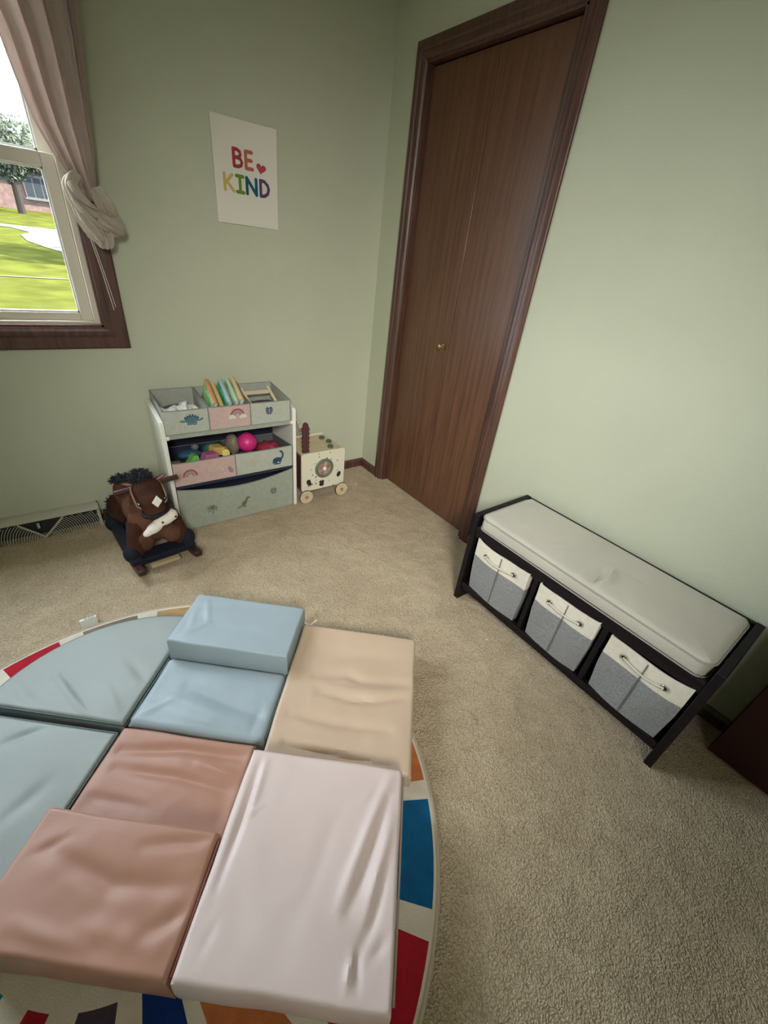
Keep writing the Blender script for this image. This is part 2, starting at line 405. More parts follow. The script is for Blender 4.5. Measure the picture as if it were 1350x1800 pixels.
for k in range(n):
    k2 = (k + 1) % n; am = (angs[k] + angs[k + 1]) / 2; mi = 0
    for a0, a1, nm in segs:
        if a0 <= am <= a1: mi = 1 + names.index(nm)
    b.faces.new((cv, ringsv[0][k], ringsv[0][k2]))
    for j in range(3):
        f = b.faces.new((ringsv[j][k], ringsv[j + 1][k], ringsv[j + 1][k2], ringsv[j][k2]))
        if j == 1: f.material_index = mi
    b.faces.new((ringsv[-1][k], low[k], low[k2], ringsv[-1][k2]))
b.faces.new(low)
obj('pile', b, rugm, rug, smooth=False)
b = NB(); tube(b, [RC + V(RR * .996 * math.cos(a), RR * .996 * math.sin(a), .0062) for a in [2 * PI * k / 160 for k in range(160)]], .0062, 8, closed=True)
obj('edge_binding', b, mat('rug_binding', (.5, .42, .32), .9, .5, 200), rug)
# care tag on the rug edge
b = NB()
ta = math.radians(92.5); tc = RC + V(math.cos(ta), math.sin(ta), 0) * .772; td = V(-math.sin(ta), math.cos(ta), 0); tn = V(math.cos(ta), math.sin(ta), 0)
L0 = [[tc + td * s * -.026 + tn * o + V(0, 0, z) for s in (-1, 1)] for o, z in ((-.004, .012), (.004, .026), (.012, .036), (.022, .036), (.030, .026), (.036, .012))]
loft(b, L0, closed=False)
tg = obj('care_tag', b, mat('white_satin', (.8, .8, .76), .6), rug)
b = NB()
for k in range(3):
    p0 = tc + tn * (.013 + .004 * k) + V(0, 0, .0366)
    for s in (-.014, -.004, .008):
        w_ = .003 + .0015 * ((k + int(s * 1000)) % 3)
        vs = [b.verts.new(p0 + td * (s + a_ * w_) + tn * b_ * .0007) for a_, b_ in ((-1, -1), (1, -1), (1, 1), (-1, 1))]; b.faces.new(vs)
obj('print', b, mat('grey_ink', (.15, .15, .17), .8), tg, smooth=False)

# ------------------------------------------------------------------ foam play blocks
A41 = math.radians(-41)
E1 = V(math.cos(A41), math.sin(A41), 0); E2 = V(math.sin(A41), -math.cos(A41), 0)
def uv(u, v, z=0): return V(RC.x, RC.y, 0) + E1 * u + E2 * v + V(0, 0, z)
def wr_height(u, v, wr):
    z = 0
    p = Vector((u, v))
    for pts, wd, amp in wr:
        best = 1e9; bt = 0; n = len(pts) - 1
        for i in range(n):
            a = Vector(pts[i]); d = Vector(pts[i + 1]) - a; t = max(0, min(1, (p - a).dot(d) / d.length_squared)); q = (p - a - d * t).length
            if q < best: best = q; bt = (i + t) / n
        z += 1.25 * amp * math.exp(-(best / (wd * .85)) ** 2) * (.35 + .65 * math.sin(PI * min(.97, max(.03, bt))))
    return z
def clus(a, b, r, n):
    inner = [a + r + (b - a - 2 * r) * k / n for k in range(n + 1)]
    e = [0, .12, .3, .55, .8]
    return [a + r * q for q in e] + inner + [b - r * q for q in e[::-1]]
def soft_block(name, parent, m, u0, u1, v0, v1, z0, z1, wr=(), r=.014, n=46, sag=.0, seed=0, zback=None, corner=None, bulge=.003):
    """box of foam in a loose cover: rounded heightfield top, bulging sides"""
    b = NB(); U = clus(u0, u1, r, n); Vv = clus(v0, v1, r, n); top = []
    def rz(d): return 0 if d >= r else r - math.sqrt(max(0, r * r - (r - d) ** 2))
    for u in U:
        row = []
        for v in Vv:
            d = min(u - u0, u1 - u, v - v0, v1 - v)
            d2_ = math.hypot(max(0, r - min(u - u0, u1 - u)), max(0, r - min(v - v0, v1 - v)))
            zz = z1 if zback is None else zback + (z1 - zback) * (v - v0) / (v1 - v0)
            rd = r - math.sqrt(max(0, r * r - min(r, d2_) ** 2)) if d2_ > 0 else 0
            edge = min(1, d / .03)
            nz = noise.noise(V(u * 7 + seed, v * 7, seed)) * .004 + noise.noise(V(u * 22, v * 22, seed + 3)) * .0012
            cu = (u - u0) / (u1 - u0) - .5; cv_ = (v - v0) / (v1 - v0) - .5
            zz += -rd + (nz + wr_height(u, v, wr)) * edge + sag * (1 - 4 * cu * cu) * (1 - 4 * cv_ * cv_)
            w_ = noise.noise(V(u * 9, v * 9, seed + 9)) * .0025 * (1 - edge)
            row.append(b.verts.new(uv(u + w_, v + w_, zz)))
        top.append(row)
    nu, nv = len(U), len(Vv)
    for i in range(nu - 1):
        for j in range(nv - 1): b.faces.new((top[i][j], top[i + 1][j], top[i + 1][j + 1], top[i][j + 1]))
    loop = [top[i][0] for i in range(nu)] + [top[-1][j] for j in range(1, nv)] + [top[i][-1] for i in range(nu - 2, -1, -1)] + [top[0][j] for j in range(nv - 2, 0, -1)]
    cen = uv((u0 + u1) / 2, (v0 + v1) / 2); prev = loop; K = 7
    for k in range(1, K + 1):
        t = k / K; cur = []
        for v in loop:
            o = (v.co - cen); o.z = 0; o.normalize()
            z = v.co.z * (1 - t) + z0 * t
            q = v.co + o * (math.sin(PI * t) * bulge + noise.noise(v.co * 25 + V(0, 0, t * 2)) * .0015 * math.sin(PI * t)); q.z = z
            if k == K: q = v.co - o * .002; q.z = z0
            cur.append(b.verts.new(q))
        for i in range(len(loop)): b.faces.new((prev[i], prev[(i + 1) % len(loop)], cur[(i + 1) % len(loop)], cur[i]))
        prev = cur
    b.faces.new(prev)
    return obj(name, b, m, parent)
def piping(parent, pts, m, r=.0028): 
    return obj('piping', tube(NB(), pts, r, 7), m, parent)
def vinyl(name, col): return mat(name, col, .48, .1, 500, .025, 6, spec=.5)
M_sage = vinyl('sage_vinyl', (.235, .272, .255)); M_blue = vinyl('blue_grey_vinyl', (.29, .36, .40)); M_terra = vinyl('terracotta_vinyl', (.385, .20, .14))
M_beige = vinyl('beige_vinyl', (.53, .40, .295)); M_pink = vinyl('pale_rose_vinyl', (.63, .52, .50))
M_dkp = mat('dark_teal_piping', (.05, .08, .08), .5); M_terd = mat('terracotta_piping', (.22, .08, .05), .5)

def quarter(name, label, cu, cv_, R, z1, wr, sv, seed):
    """quarter disc, corner at (cu,cv_), spreading to -u and sv*v"""
    t = thing(name, uv(cu - R * .42, cv_ + sv * R * .42, .0105), label, 'foam block', A41)
    b = NB(); r = .010; z0 = .0105
    par = [0, .004, .01, .016, .022] + [.03 + .94 * k / 48 for k in range(49)] + [.978, .984, .99, .996, 1]
    top = []
    for a_ in par:
        row = []
        for c_ in par:
            x = a_ * math.sqrt(1 - c_ * c_ / 2) * R; y = c_ * math.sqrt(1 - a_ * a_ / 2) * R
            d = max(0, min(x, y, R - math.hypot(x, y)))
            rd = 0 if d >= r else r - math.sqrt(max(0, r * r - (r - d) ** 2))
            u, v = cu - x, cv_ + sv * y; e = min(1, d / .03)
            nz = noise.noise(V(u * 7 + seed, v * 7, seed)) * .003
            row.append(b.verts.new(uv(u, v, z1 - rd + (nz + wr_height(u, v, wr)) * e)))
        top.append(row)
    n = len(par)
    for i in range(n - 1):
        for j in range(n - 1): b.faces.new((top[i][j], top[i + 1][j], top[i + 1][j + 1], top[i][j + 1]))
    loop = [top[i][0] for i in range(n)] + [top[-1][j] for j in range(1, n)] + [top[i][-1] for i in range(n - 2, -1, -1)] + [top[0][j] for j in range(n - 2, 0, -1)]
    low = [b.verts.new(V(v.co.x, v.co.y, z0)) for v in loop]
    for i in range(len(loop)): b.faces.new((loop[i], loop[(i + 1) % len(loop)], low[(i + 1) % len(loop)], low[i]))
    b.faces.new(low)
    bmesh.ops.remove_doubles(b, verts=b.verts, dist=1e-5)
    obj('cover', b, M_sage, t)
    edge = [uv(cu - R * math.cos(a), cv_ + sv * R * math.sin(a), z1 - r * .8) for a in [PI / 2 * k / 30 for k in range(31)]]
    P = [uv(cu + .001, cv_ - sv * .001, z1 - r * .6)] + edge + [uv(cu + .001, cv_ - sv * .001, z1 - r * .6)]
    piping(t, P, M_dkp)
    return t
quarter('quarter_round_foam_block', 'sage quarter round foam block on the rug beside the blue steps', -.160, -.196, .424, .072,
        [([(-.455, -.317), (-.265, -.199)], .012, .006), ([(-.445, -.32), (-.29, -.225)], .022, -.004), ([(-.275, -.403), (-.163, -.334)], .015, -.003), ([(-.534, -.263), (-.424, -.196)], .02, -.005), ([(-.285, -.303), (-.177, -.213)], .016, .003)], -1, 2)
quarter('quarter_round_foam_block', 'sage quarter round foam block cut off by the left edge, beside the terracotta steps', -.160, -.170, .424, .072,
        [([(-.434, -.096), (-.34, -.166)], .014, -.004), ([(-.281, .058), (-.248, -.022)], .02, -.003)], 1, 5)

st = thing('foam_step_block', uv(.05, -.43, .0105), 'blue grey two-step foam block on the rug behind the terracotta one', 'foam block', A41)
soft_block('lower_step', st, M_blue, -.150, .252, -.436, -.200, .0105, .074, [([(-.039, -.337), (.256, -.268)], .022, -.006), ([(-.10, -.30), (.2, -.24)], .02, .003), ([(-.125, -.233), (-.048, -.302)], .01, .002), ([(.204, -.208), (.209, -.313)], .012, -.003), ([(-.05, -.255), (.15, -.225)], .02, .004)], r=.018, seed=11)
soft_block('upper_step', st, M_blue, -.150, .254, -.664, -.440, .0105, .150, [([(-.102, -.637), (-.053, -.533)], .007, .003), ([(-.053, -.533), (-.119, -.463)], .008, .003), ([(-.123, -.589), (-.101, -.486)], .008, .002)], r=.006, n=44, seed=12, bulge=.001)
piping(st, [uv(.254, -.43, .068), uv(.254, -.3, .069), uv(.254, -.215, .066)], M_dkp)
piping(st, [uv(-.15, -.43, .064), uv(-.151, -.3, .066), uv(-.15, -.215, .062)], M_dkp)

st = thing('foam_step_block', uv(.05, .05, .0105), 'terracotta two-step foam block on the rug with its high step nearest the front', 'foam block', A41)
soft_block('lower_step', st, M_terra, -.152, .236, -.190, .040, .0105, .074, [([(-.122, -.125), (.043, -.152), (.233, -.152)], .018, -.008), ([(-.104, -.08), (.055, -.082), (.22, -.065)], .016, -.006), ([(-.123, -.012), (.013, -.005)], .014, -.003), ([(.10, -.12), (.236, -.10)], .014, .004)], r=.009, n=56, seed=21)
soft_block('upper_step', st, M_terra, -.158, .240, .046, .278, .0105, .148, [([(.093, .09), (.191, .07), (.236, .058)], .016, -.006), ([(-.091, .125), (.062, .158), (.245, .143)], .02, -.006), ([(.17, .22), (.234, .181), (.244, .116)], .018, -.007), ([(-.076, .235), (.067, .255)], .018, .004), ([(-.123, .132), (-.076, .095)], .01, -.002), ([(.05, .225), (.2, .235)], .02, .004)], r=.010, n=56, seed=22)
piping(st, [uv(.243, .06, .138), uv(.244, .16, .14), uv(.243, .268, .136)], M_terd)

fb = thing('foam_slab', uv(.48, -.41, .0105), 'beige foam slab with wavy wrinkles on the rug right of the blue steps', 'foam block', A41)
soft_block('cover', fb, M_beige, .259, .684, -.640, -.168, .0105, .075, [([(.353, -.434), (.456, -.451), (.507, -.437), (.665, -.452)], .018, -.009), ([(.40, -.40), (.5, -.395), (.66, -.42)], .014, .005), ([(.375, -.379), (.488, -.365), (.561, -.373), (.676, -.411)], .014, -.009), ([(.304, -.297), (.44, -.287), (.607, -.285)], .018, -.009), ([(.312, -.208), (.434, -.202), (.63, -.185)], .010, -.016), ([(.35, -.52), (.66, -.54)], .03, -.003)], r=.012, n=56, seed=31, zback=.098)
obj('corner_tie', tube(NB(), [uv(.278, -.636, .088), uv(.290, -.652, .093), uv(.303, -.660, .100), uv(.315, -.672, .094)], [.003, .004, .005, .003], 6), M_beige, fb)
fb = thing('foam_block', uv(.45, .06, .0105), 'thick pale rose foam block with draped folds, in front of the beige slab', 'foam block', A41)
soft_block('cover', fb, M_pink, .247, .652, -.150, .275, .0105, .150,
  [([(.627, -.145), (.586, -.027), (.551, .082), (.531, .147)], .016, .007), ([(.617, -.074), (.587, .033), (.554, .144)], .014, -.008), ([(.634, -.033), (.606, .075), (.587, .158)], .012, .006),
   ([(.628, .06), (.605, .15), (.58, .21)], .012, -.006), ([(.274, -.106), (.278, -.005), (.276, .063), (.272, .138)], .011, -.006), ([(.264, -.12), (.264, .0), (.262, .16)], .008, .004), ([(.292, -.12), (.294, .0)], .009, .004),
   ([(.289, .005), (.318, -.017)], .006, .003), ([(.57, .205), (.563, .256)], .008, .005), ([(.58, .2), (.585, .25)], .008, -.005), ([(.645, .168), (.603, .212)], .01, -.005), ([(.296, .191), (.284, .238)], .01, -.002), ([(.577, -.083), (.545, -.053)], .005, .003), ([(.50, -.03), (.46, .15)], .02, -.002)], r=.010, n=70, seed=41, zback=.140)
piping(fb, [uv(.655, -.135, .131), uv(.656, .06, .134), uv(.655, .262, .138)], mat('rose_piping', (.3, .24, .2), .5))

# ------------------------------------------------------------------ storage bench
BX0, BX1, BY0, BY1 = -.369, -.02, -1.342, -2.247
bn = thing('storage_bench', (-.19, -1.79, 0), 'espresso wood storage bench with three cubbies along the right wall', 'bench')
for a in (BY0, BY1 + .024):
    obj('side_panel', box(NB(), BX0, BX1, a, a - .024, -.003, .453), M_espresso, bn, bevel=.003)
obj('seat_board', box(NB(), BX0 + .004, BX1, BY0 - .024, BY1 + .024, .378, .396), M_espresso, bn, bevel=.002)
obj('front_apron', box(NB(), BX0 + .006, BX0 + .024, BY0 - .024, BY1 + .024, .350, .402), M_espresso, bn, bevel=.002)
obj('back_rail', box(NB(), BX1 - .016, BX1, BY0 - .024, BY1 + .024, .05, .450), M_espresso, bn, bevel=.002)
obj('bottom_shelf', box(NB(), BX0 + .004, BX1 - .016, BY0 - .024, BY1 + .024, .082, .100), M_espresso, bn, bevel=.002)
obj('kick_rail', box(NB(), BX0 + .010, BX0 + .028, BY0 - .024, BY1 + .024, .062, .084), M_espresso, bn, bevel=.002)
for a in (-1.668, -1.940):
    obj('divider', box(NB(), BX0 + .008, BX1 - .016, a, a - .018, .100, .378), M_espresso, bn, bevel=.002)

# cushion
cu_ = thing('bench_cushion', (-.2, -1.79, .397), 'light grey box cushion lying on the dark bench seat', 'cushion')
def cushion():
    b = NB(); x0, x1, y0, y1, z0, z1 = -.366, -.042, -2.212, -1.375, .398, .462
    rc = .035; n = 40; out = []
    for cx, cy, a0 in ((x1 - rc, y1 - rc, 0), (x0 + rc, y1 - rc, 90), (x0 + rc, y0 + rc, 180), (x1 - rc, y0 + rc, 270)):
        for k in range(9):
            a = math.radians(a0 + 90 * k / 8); out.append(Vector((cx + rc * math.cos(a), cy + rc * math.sin(a))))
    # densify
    P = []
    for i in range(len(out)):
        a, c = out[i], out[(i + 1) % len(out)]; m_ = max(1, int((c - a).length / .012))
        for k in range(m_): P.append(a + (c - a) * k / m_)
    cen = Vector(((x0 + x1) / 2, (y0 + y1) / 2))
    wr = [([(-.365, -1.835), (-.30, -1.845), (-.25, -1.83)], .012, -.010), ([(-.36, -1.86), (-.29, -1.87), (-.22, -1.85)], .013, .011), ([(-.36, -1.80), (-.31, -1.81)], .012, .004), ([(-.27, -1.66), (-.24, -1.69)], .01, .002), ([(-.366, -1.72), (-.33, -1.70)], .01, -.003), ([(-.366, -1.95), (-.335, -1.96)], .01, -.003)]
    rings = []
    prof = [(.012, 0), (.002, .006), (-.001, .02), (.000, .038), (.002, .050), (.0, .0535), (.004, .059), (.014, .064)]
    rings_xyz = []
    for ins, h in prof:
        R = []
        for i, p in enumerate(P):
            d = (cen - p); 
            q = Vector((min(x1 - ins, max(x0 + ins, p.x)), min(y1 - ins, max(y0 + ins, p.y)))) if ins > 0 else p - d.normalized() * -ins
            wob = noise.noise(V(p.x * 12, p.y * 12, h * 25)) * .003 * math.sin(PI * min(1, h / .056))
            q = q - d.normalized() * wob
            zz = z0 + h + (wr_height(q.x, q.y, wr) * .5 if h > .045 else 0)
            R.append(V(q.x, q.y, zz))
        rings.append(R)
    last = rings[-1]
    for s in (.93, .85, .75, .62, .48, .33, .18, .06):
        R = []
        for p in last:
            # shrink toward the medial line
            q = Vector((cen.x + (p.x - cen.x) * s, cen.y + (p.y - cen.y) * (1 - (1 - s) * .42)))
            dome = .009 * (1 - s * s)
            R.append(V(q.x, q.y, z0 + .064 + dome + wr_height(q.x, q.y, wr) + noise.noise(V(q.x * 9, q.y * 9, 4)) * .0015))
        rings.append(R)
    loft(b, rings)
    o = obj('cover', b, M_cushion, cu_)
    for h, ins in ((.0535, -.0005), (.003, .003)):
        obj('piping', tube(NB(), [V(p.x - (cen - p).normalized().x * .003, p.y - (cen - p).normalized().y * .003, z0 + h) for p in P], .0024, 6, closed=True), mat('cushion_piping', (.30, .29, .26), .6), cu_)
    obj('zipper_tab', box(NB(), -.262, -.24, -1.374, -1.371, .437, .449), mat('dark_zip', (.05, .05, .05), .4), cu_, bevel=.001)
cushion()

# fabric bins in the bench
M_heather = mat('heather_grey_fabric', (.235, .24, .245), .9, .5, 350, .25, 260); M_canvas = mat('cream_canvas', (.66, .62, .53), .85, .35, 350, .04, 60)
M_steel = mat('steel_grommet', (.6, .58, .55), .25, metal=1)
def bench_bin(ya, yb, label, zt, tilt):
    t = thing('fabric_bin', (-.2, (ya + yb) / 2, .101), label, 'storage bin', group=None)
    W = abs(yb - ya); n = 16; z0 = .102
    b = NB()
    def fx(s, h):   # front surface bulge and slump
        return BX0 + .012 + .016 * math.sin(PI * s) * -1 * (1 - h) * .6 - .010 * h - .006 * math.sin(2.2 * PI * s + tilt) * h
    def topz(s): return zt + .012 * (abs(2 * s - 1) ** 2) + tilt * .004 * (s - .5) - .006
    rows = []
    H = [0, .08, .2, .35, .5, .62, .68, .685, .8, .92, 1]
    for h in H:
        r = []
        for k in range(n + 1):
            s = k / n; y = ya - W * (s if h > .5 else (.5 + (s - .5) * (.93 + .07 * h * 2)))
            zz = z0 + (topz(s) - z0) * h + (0 if h > 0 else .0)
            r.append(V(fx(s, h) - noise.noise(V(y * 14, h * 3, tilt)) * .004, y, zz))
        # sides and back
        yb_, ya_ = r[-1].y, r[0].y
        z_ = r[-1].z; za_ = r[0].z
        r += [V(-.20, yb_ + .003, z_), V(-.06, yb_ + .003, z_ - .004 * h), V(-.06, (ya_ + yb_) / 2, z_ - .01 * h), V(-.06, ya_ - .003, za_ - .004 * h), V(-.20, ya_ - .003, za_)]
        rows.append(r)
    inner = [[p + ((V(-.2, (ya + yb) / 2, p.z) - p).normalized() * .005) for p in r] for r in rows[::-1]]
    n0 = 7
    loft(b, rows[:n0 + 1], 0, cap=False); loft(b, rows[n0:] + inner[:4], 1, cap=False); loft(b, inner[3:], 0, cap=False)
    vs = [b.verts.new(p) for p in rows[0]]; b.faces.new(vs)
    bmesh.ops.remove_doubles(b, verts=b.verts, dist=1e-5)
    o = obj('fabric_body', b, [M_heather, M_canvas], t)
    # centre seam
    pts = [V(fx(.5, h) - .0022, ya - W * .5, z0 + (topz(.5) - z0) * h) for h in (0.02, .2, .4, .6, .8, .97)]
    obj('seam', tube(NB(), pts, .0016, 6), mat('seam_grey', (.12, .12, .125), .9), o)
    # rope handle through two grommets
    h_ = NB()
    for s in (.24, .76):
        c = V(fx(s, .83) - .004, ya - W * s, z0 + (topz(s) - z0) * .83); 
        g = NB(); tube(g, [c + V(0, math.cos(a) * .0085, math.sin(a) * .0085) for a in [2 * PI * k / 16 for k in range(16)]], .0022, 6, closed=True)
        obj('grommet', g, M_steel, t)
        g = NB(); cyl(g, c + V(.003, 0, 0), c + V(-.0005, 0, 0), .0062, 14)
        obj('eyelet_hole', g, M_black, t)
    pts = []
    for k in range(13):
        q = k / 12; s = .24 + .52 * q
        pts.append(V(fx(s, .8) - .006 - .006 * math.sin(PI * q) ** .6, ya - W * s, z0 + (topz(s) - z0) * .83 - .007 * math.sin(PI * q)))
    tube(h_, pts, .0068, 8, flat=.5)
    obj('rope_handle', h_, M_canvas, t)
    return t
bench_bin(-1.392, -1.650, 'grey and cream fabric bin in the bench cubby nearest the closet', .352, .0)
bench_bin(-1.700, -1.930, 'grey and cream fabric bin in the middle cubby of the bench', .354, 1.2)
bench_bin(-1.972, -2.214, 'grey and cream fabric bin in the bench cubby farthest from the closet', .348, 2.4)

# ------------------------------------------------------------------ poster
po = thing('be_kind_poster', (-.7335, -.002, 1.349), 'white poster reading BE KIND in rainbow letters on the wall', 'poster')
PX0, PX1, PZ0, PZ1 = -.872, -.595, 1.349, 1.7066
b = NB(); n = 14
def py(x, z):
    s = (x - PX0) / (PX1 - PX0); t = (z - PZ0) / (PZ1 - PZ0)
    return -.004 - .004 * (2 * s - 1) ** 4 * t - .0015 * math.sin(5 * s + 3 * t)
F = [[V(PX0 + (PX1 - PX0) * i / n, 0, PZ0 + (PZ1 - PZ0) * j / n) for j in range(n + 1)] for i in range(n + 1)]
for side in (0, 1):
    G = [[b.verts.new(V(p.x, py(p.x, p.z) + side * .0012, p.z)) for p in r] for r in F]
    for i in range(n):
        for j in range(n): b.faces.new((G[i][j], G[i + 1][j], G[i + 1][j + 1], G[i][j + 1]))
obj('paper', b, mat('poster_paper', (.70, .68, .60), .7, .1, 300), po)
def pf(a, c, d): return V(a, py(a, c) - .0003 - d, c)
LW = .0128
def letter(name, strokes, col, w_=LW):
    b = NB()
    for k, s in enumerate(strokes): stroke2(b, s, w_, pf, .0005 + .00012 * k)
    return tag(obj(name, b, mat('ink_' + str(col), col, .7), po, smooth=False))
def LX(x0, x1, z0, z1): return lambda a, c: (x0 + (x1 - x0) * a, z0 + (z1 - z0) * c)
f = LX(-.786, -.752, 1.554, 1.610)
letter('letter_b', [[f(0, 0), f(0, 1)], [f(0, 1), f(.45, 1), f(.8, .9), f(.85, .76), f(.75, .6), f(.45, .53), f(0, .52)], [f(.45, .53), f(.85, .46), f(1.0, .28), f(.9, .1), f(.5, 0), f(0, 0)]], (.34, .03, .045))
f = LX(-.734, -.706, 1.554, 1.610)
letter('letter_e', [[f(0, 0), f(0, 1)], [f(0, 1), f(.95, 1)], [f(0, .5), f(.85, .5)], [f(0, 0), f(1, 0)]], (.42, .12, .07))
f = LX(-.832, -.795, 1.467, 1.522)
letter('letter_k', [[f(0, 0), f(0, 1)], [f(.9, 1), f(.1, .45)], [f(.25, .55), f(1, 0)]], (.55, .40, .13), .0118)
f = LX(-.780, -.751, 1.467, 1.522)
letter('letter_i', [[f(.5, 0), f(.5, 1)], [f(0, 1), f(1, 1)], [f(0, 0), f(1, 0)]], (.13, .23, .03))
f = LX(-.735, -.693, 1.467, 1.522)
letter('letter_n', [[f(0, 0), f(0, 1)], [f(0, 1), f(1, 0)], [f(1, 0), f(1, 1)]], (.005, .085, .15))
f = LX(-.673, -.637, 1.467, 1.522)
letter('letter_d', [[f(0, 0), f(0, 1)], [f(0, 1), f(.5, .97), f(.9, .75), f(1.02, .5), f(.9, .22), f(.5, .03), f(0, 0)]], (.085, .05, .11))
b = NB(); hc = (-.668, 1.563)
hp = []
for k in range(32):
    t = 2 * PI * k / 32; x = 16 * math.sin(t) ** 3; z = 13 * math.cos(t) - 5 * math.cos(2 * t) - 2 * math.cos(3 * t) - math.cos(4 * t)
    a = math.radians(-10); x, z = x * .00135, z * .00125
    hp.append((hc[0] + x * math.cos(a) - z * math.sin(a), hc[1] + x * math.sin(a) + z * math.cos(a)))
prism(b, hp, pf, .0006)
tag(obj('heart', b, mat('ink_heart', (.42, .05, .08), .7), po, smooth=False))

# ------------------------------------------------------------------ curtain
ct = thing('curtain', (-1.36, -.07, 1.2), 'taupe linen curtain panel tied in a knot beside the window', 'curtain')
M_lin = mat('taupe_linen', (.56, .475, .43), .85, .35, 300, .05, 30, trans=.45)
def lerp_tab(tab, z):
    for (za, a), (zb, c) in zip(tab, tab[1:]):
        if za <= z <= zb: return a + (c - a) * (z - za) / (zb - za)
    return tab[0][1] if z < tab[0][0] else tab[-1][1]
left = [(1.35, -1.378), (1.42, -1.398), (1.47, -1.425), (1.55, -1.458), (1.65, -1.478), (1.75, -1.492), (1.9, -1.53), (2.1, -1.60), (2.28, -1.66)]
right = [(1.35, -1.322), (1.42, -1.316), (1.53, -1.300), (1.65, -1.288), (1.80, -1.272), (2.0, -1.25), (2.28, -1.22)]
b = NB(); nz_, nx = 70, 110; rows = []
for j in range(nz_ + 1):
    z = 1.355 + (2.28 - 1.355) * j / nz_; xl, xr = lerp_tab(left, z), lerp_tab(right, z); r = []
    g = min(1, (z - 1.355) / .5)
    for i in range(nx + 1):
        s = i / nx
        ph = (s ** 1.15) * 2 * PI * 3.6 + .5 * math.sin(z * 3) + 2.2 * noise.noise(V(s * 3, z * .8, 1))
        amp = (.008 + .016 * g) * (.55 + .9 * abs(noise.noise(V(s * 4, z * 1.1, 7)))) 
        y = -.070 + amp * math.sin(ph) + amp * .35 * math.sin(ph * 2.3 + 1) + .005 * noise.noise(V(s * 12, z * 5, 2))
        x = xl + (xr - xl) * s + .006 * g * math.cos(ph)
        r.append(V(x, y, z))
    rows.append(r)
loft(b, rows, closed=False)
o = obj('drape', b, M_lin, ct)
M_lin2 = mat('taupe_linen_layers', (.56, .49, .42), .9, .5, 300, .06, 30, trans=.18)
md = o.modifiers.new('thick', 'SOLIDIFY'); md.thickness = .0012
hem = [r[0] + V(-.002, -.001, 0) for r in rows]
obj('hem', tube(NB(), hem, .0028, 6, flat=.5), M_lin, o)
def fold(pts, rad, flutes, seed, name='knot'):
    """fluted cloth roll along pts"""
    pts = [Vector(p) for p in pts]; P = []
    for i in range(len(pts) - 1):
        for k in range(8):
            t = k / 8; p0 = pts[max(0, i - 1)]; p1 = pts[i]; p2 = pts[i + 1]; p3 = pts[min(len(pts) - 1, i + 2)]
            P.append(.5 * ((2 * p1) + (-p0 + p2) * t + (2 * p0 - 5 * p1 + 4 * p2 - p3) * t * t + (-p0 + 3 * p1 - 3 * p2 + p3) * t ** 3))
    P.append(pts[-1]); rings = []; m_ = len(P); up = V(0, -1, 0)
    for i, p in enumerate(P):
        t = (P[min(m_ - 1, i + 1)] - P[max(0, i - 1)]).normalized(); u = (up - t * up.dot(t)).normalized(); s = t.cross(u)
        f = i / (m_ - 1); rr = rad[0] + (rad[1] - rad[0]) * f if len(rad) == 2 else rad[min(len(rad) - 1, int(f * (len(rad) - 1)))] * (1 - (f * (len(rad) - 1)) % 1) + rad[min(len(rad) - 1, int(f * (len(rad) - 1)) + 1)] * ((f * (len(rad) - 1)) % 1)
        R = []
        for k in range(48):
            a = 2 * PI * k / 48
            q = rr * (1 + .20 * (1 - 2 * abs(math.sin(flutes * .5 * a + seed + 1.6 * f)) ** .6) + .07 * math.sin((flutes * 2 + 1) * a + seed * 2 + f * 3) + .12 * noise.noise(V(math.cos(a) * 1.5, math.sin(a) * 1.5, f * 4 + seed)))
            R.append(p + u * math.cos(a) * q * .75 + s * math.sin(a) * q)
        rings.append(R)
    return rings
b = NB()
loft(b, fold([V(-1.372, -.085, 1.425), V(-1.398, -.10, 1.392), V(-1.385, -.105, 1.345), V(-1.345, -.10, 1.315), V(-1.31, -.085, 1.305)], [.018, .026, .028, .026, .014], 5, 1))
loft(b, fold([V(-1.325, -.085, 1.395), V(-1.310, -.095, 1.355), V(-1.300, -.085, 1.325), V(-1.305, -.065, 1.30)], [.018, .026, .026, .014], 5, 2.2))
obj('knot', b, M_lin2, ct)
b = NB()
loft(b, fold([V(-1.392, -.085, 1.352), V(-1.378, -.095, 1.318), V(-1.352, -.092, 1.275), V(-1.335, -.085, 1.240), V(-1.335, -.075, 1.212)], [.020, .034, .040, .034, .018], 7, 3))
loft(b, fold([V(-1.345, -.085, 1.318), V(-1.305, -.085, 1.292), V(-1.278, -.075, 1.275), V(-1.262, -.065, 1.262)], [.026, .036, .032, .012], 6, 4.1))
obj('gathered_tail', b, M_lin2, ct)
b = NB()
for q, pts in enumerate(([(-1.408, -.112, 1.365), (-1.385, -.128, 1.325), (-1.352, -.125, 1.29), (-1.318, -.118, 1.268)], [(-1.402, -.10, 1.34), (-1.388, -.118, 1.30), (-1.366, -.122, 1.262), (-1.345, -.112, 1.225)],
                      [(-1.345, -.128, 1.30), (-1.315, -.122, 1.282), (-1.285, -.108, 1.268)], [(-1.372, -.124, 1.30), (-1.355, -.128, 1.268), (-1.338, -.118, 1.235)], [(-1.405, -.118, 1.40), (-1.392, -.132, 1.375), (-1.365, -.134, 1.345), (-1.335, -.124, 1.33)])):
    pl = NB(); loft(pl, fold([V(*p) for p in pts], [.007, .011, .009, .003], 3, q)); obj('pleat', pl, M_lin2, ct)
for p in ((V(-1.374, -.06, 1.235), V(-1.358, -.045, 1.12), V(-1.345, -.035, .99)), (V(-1.368, -.055, 1.235), V(-1.352, -.04, 1.13), V(-1.336, -.032, 1.0))):
    tube(b, [p[0], p[1], p[2]], .0012, 5)
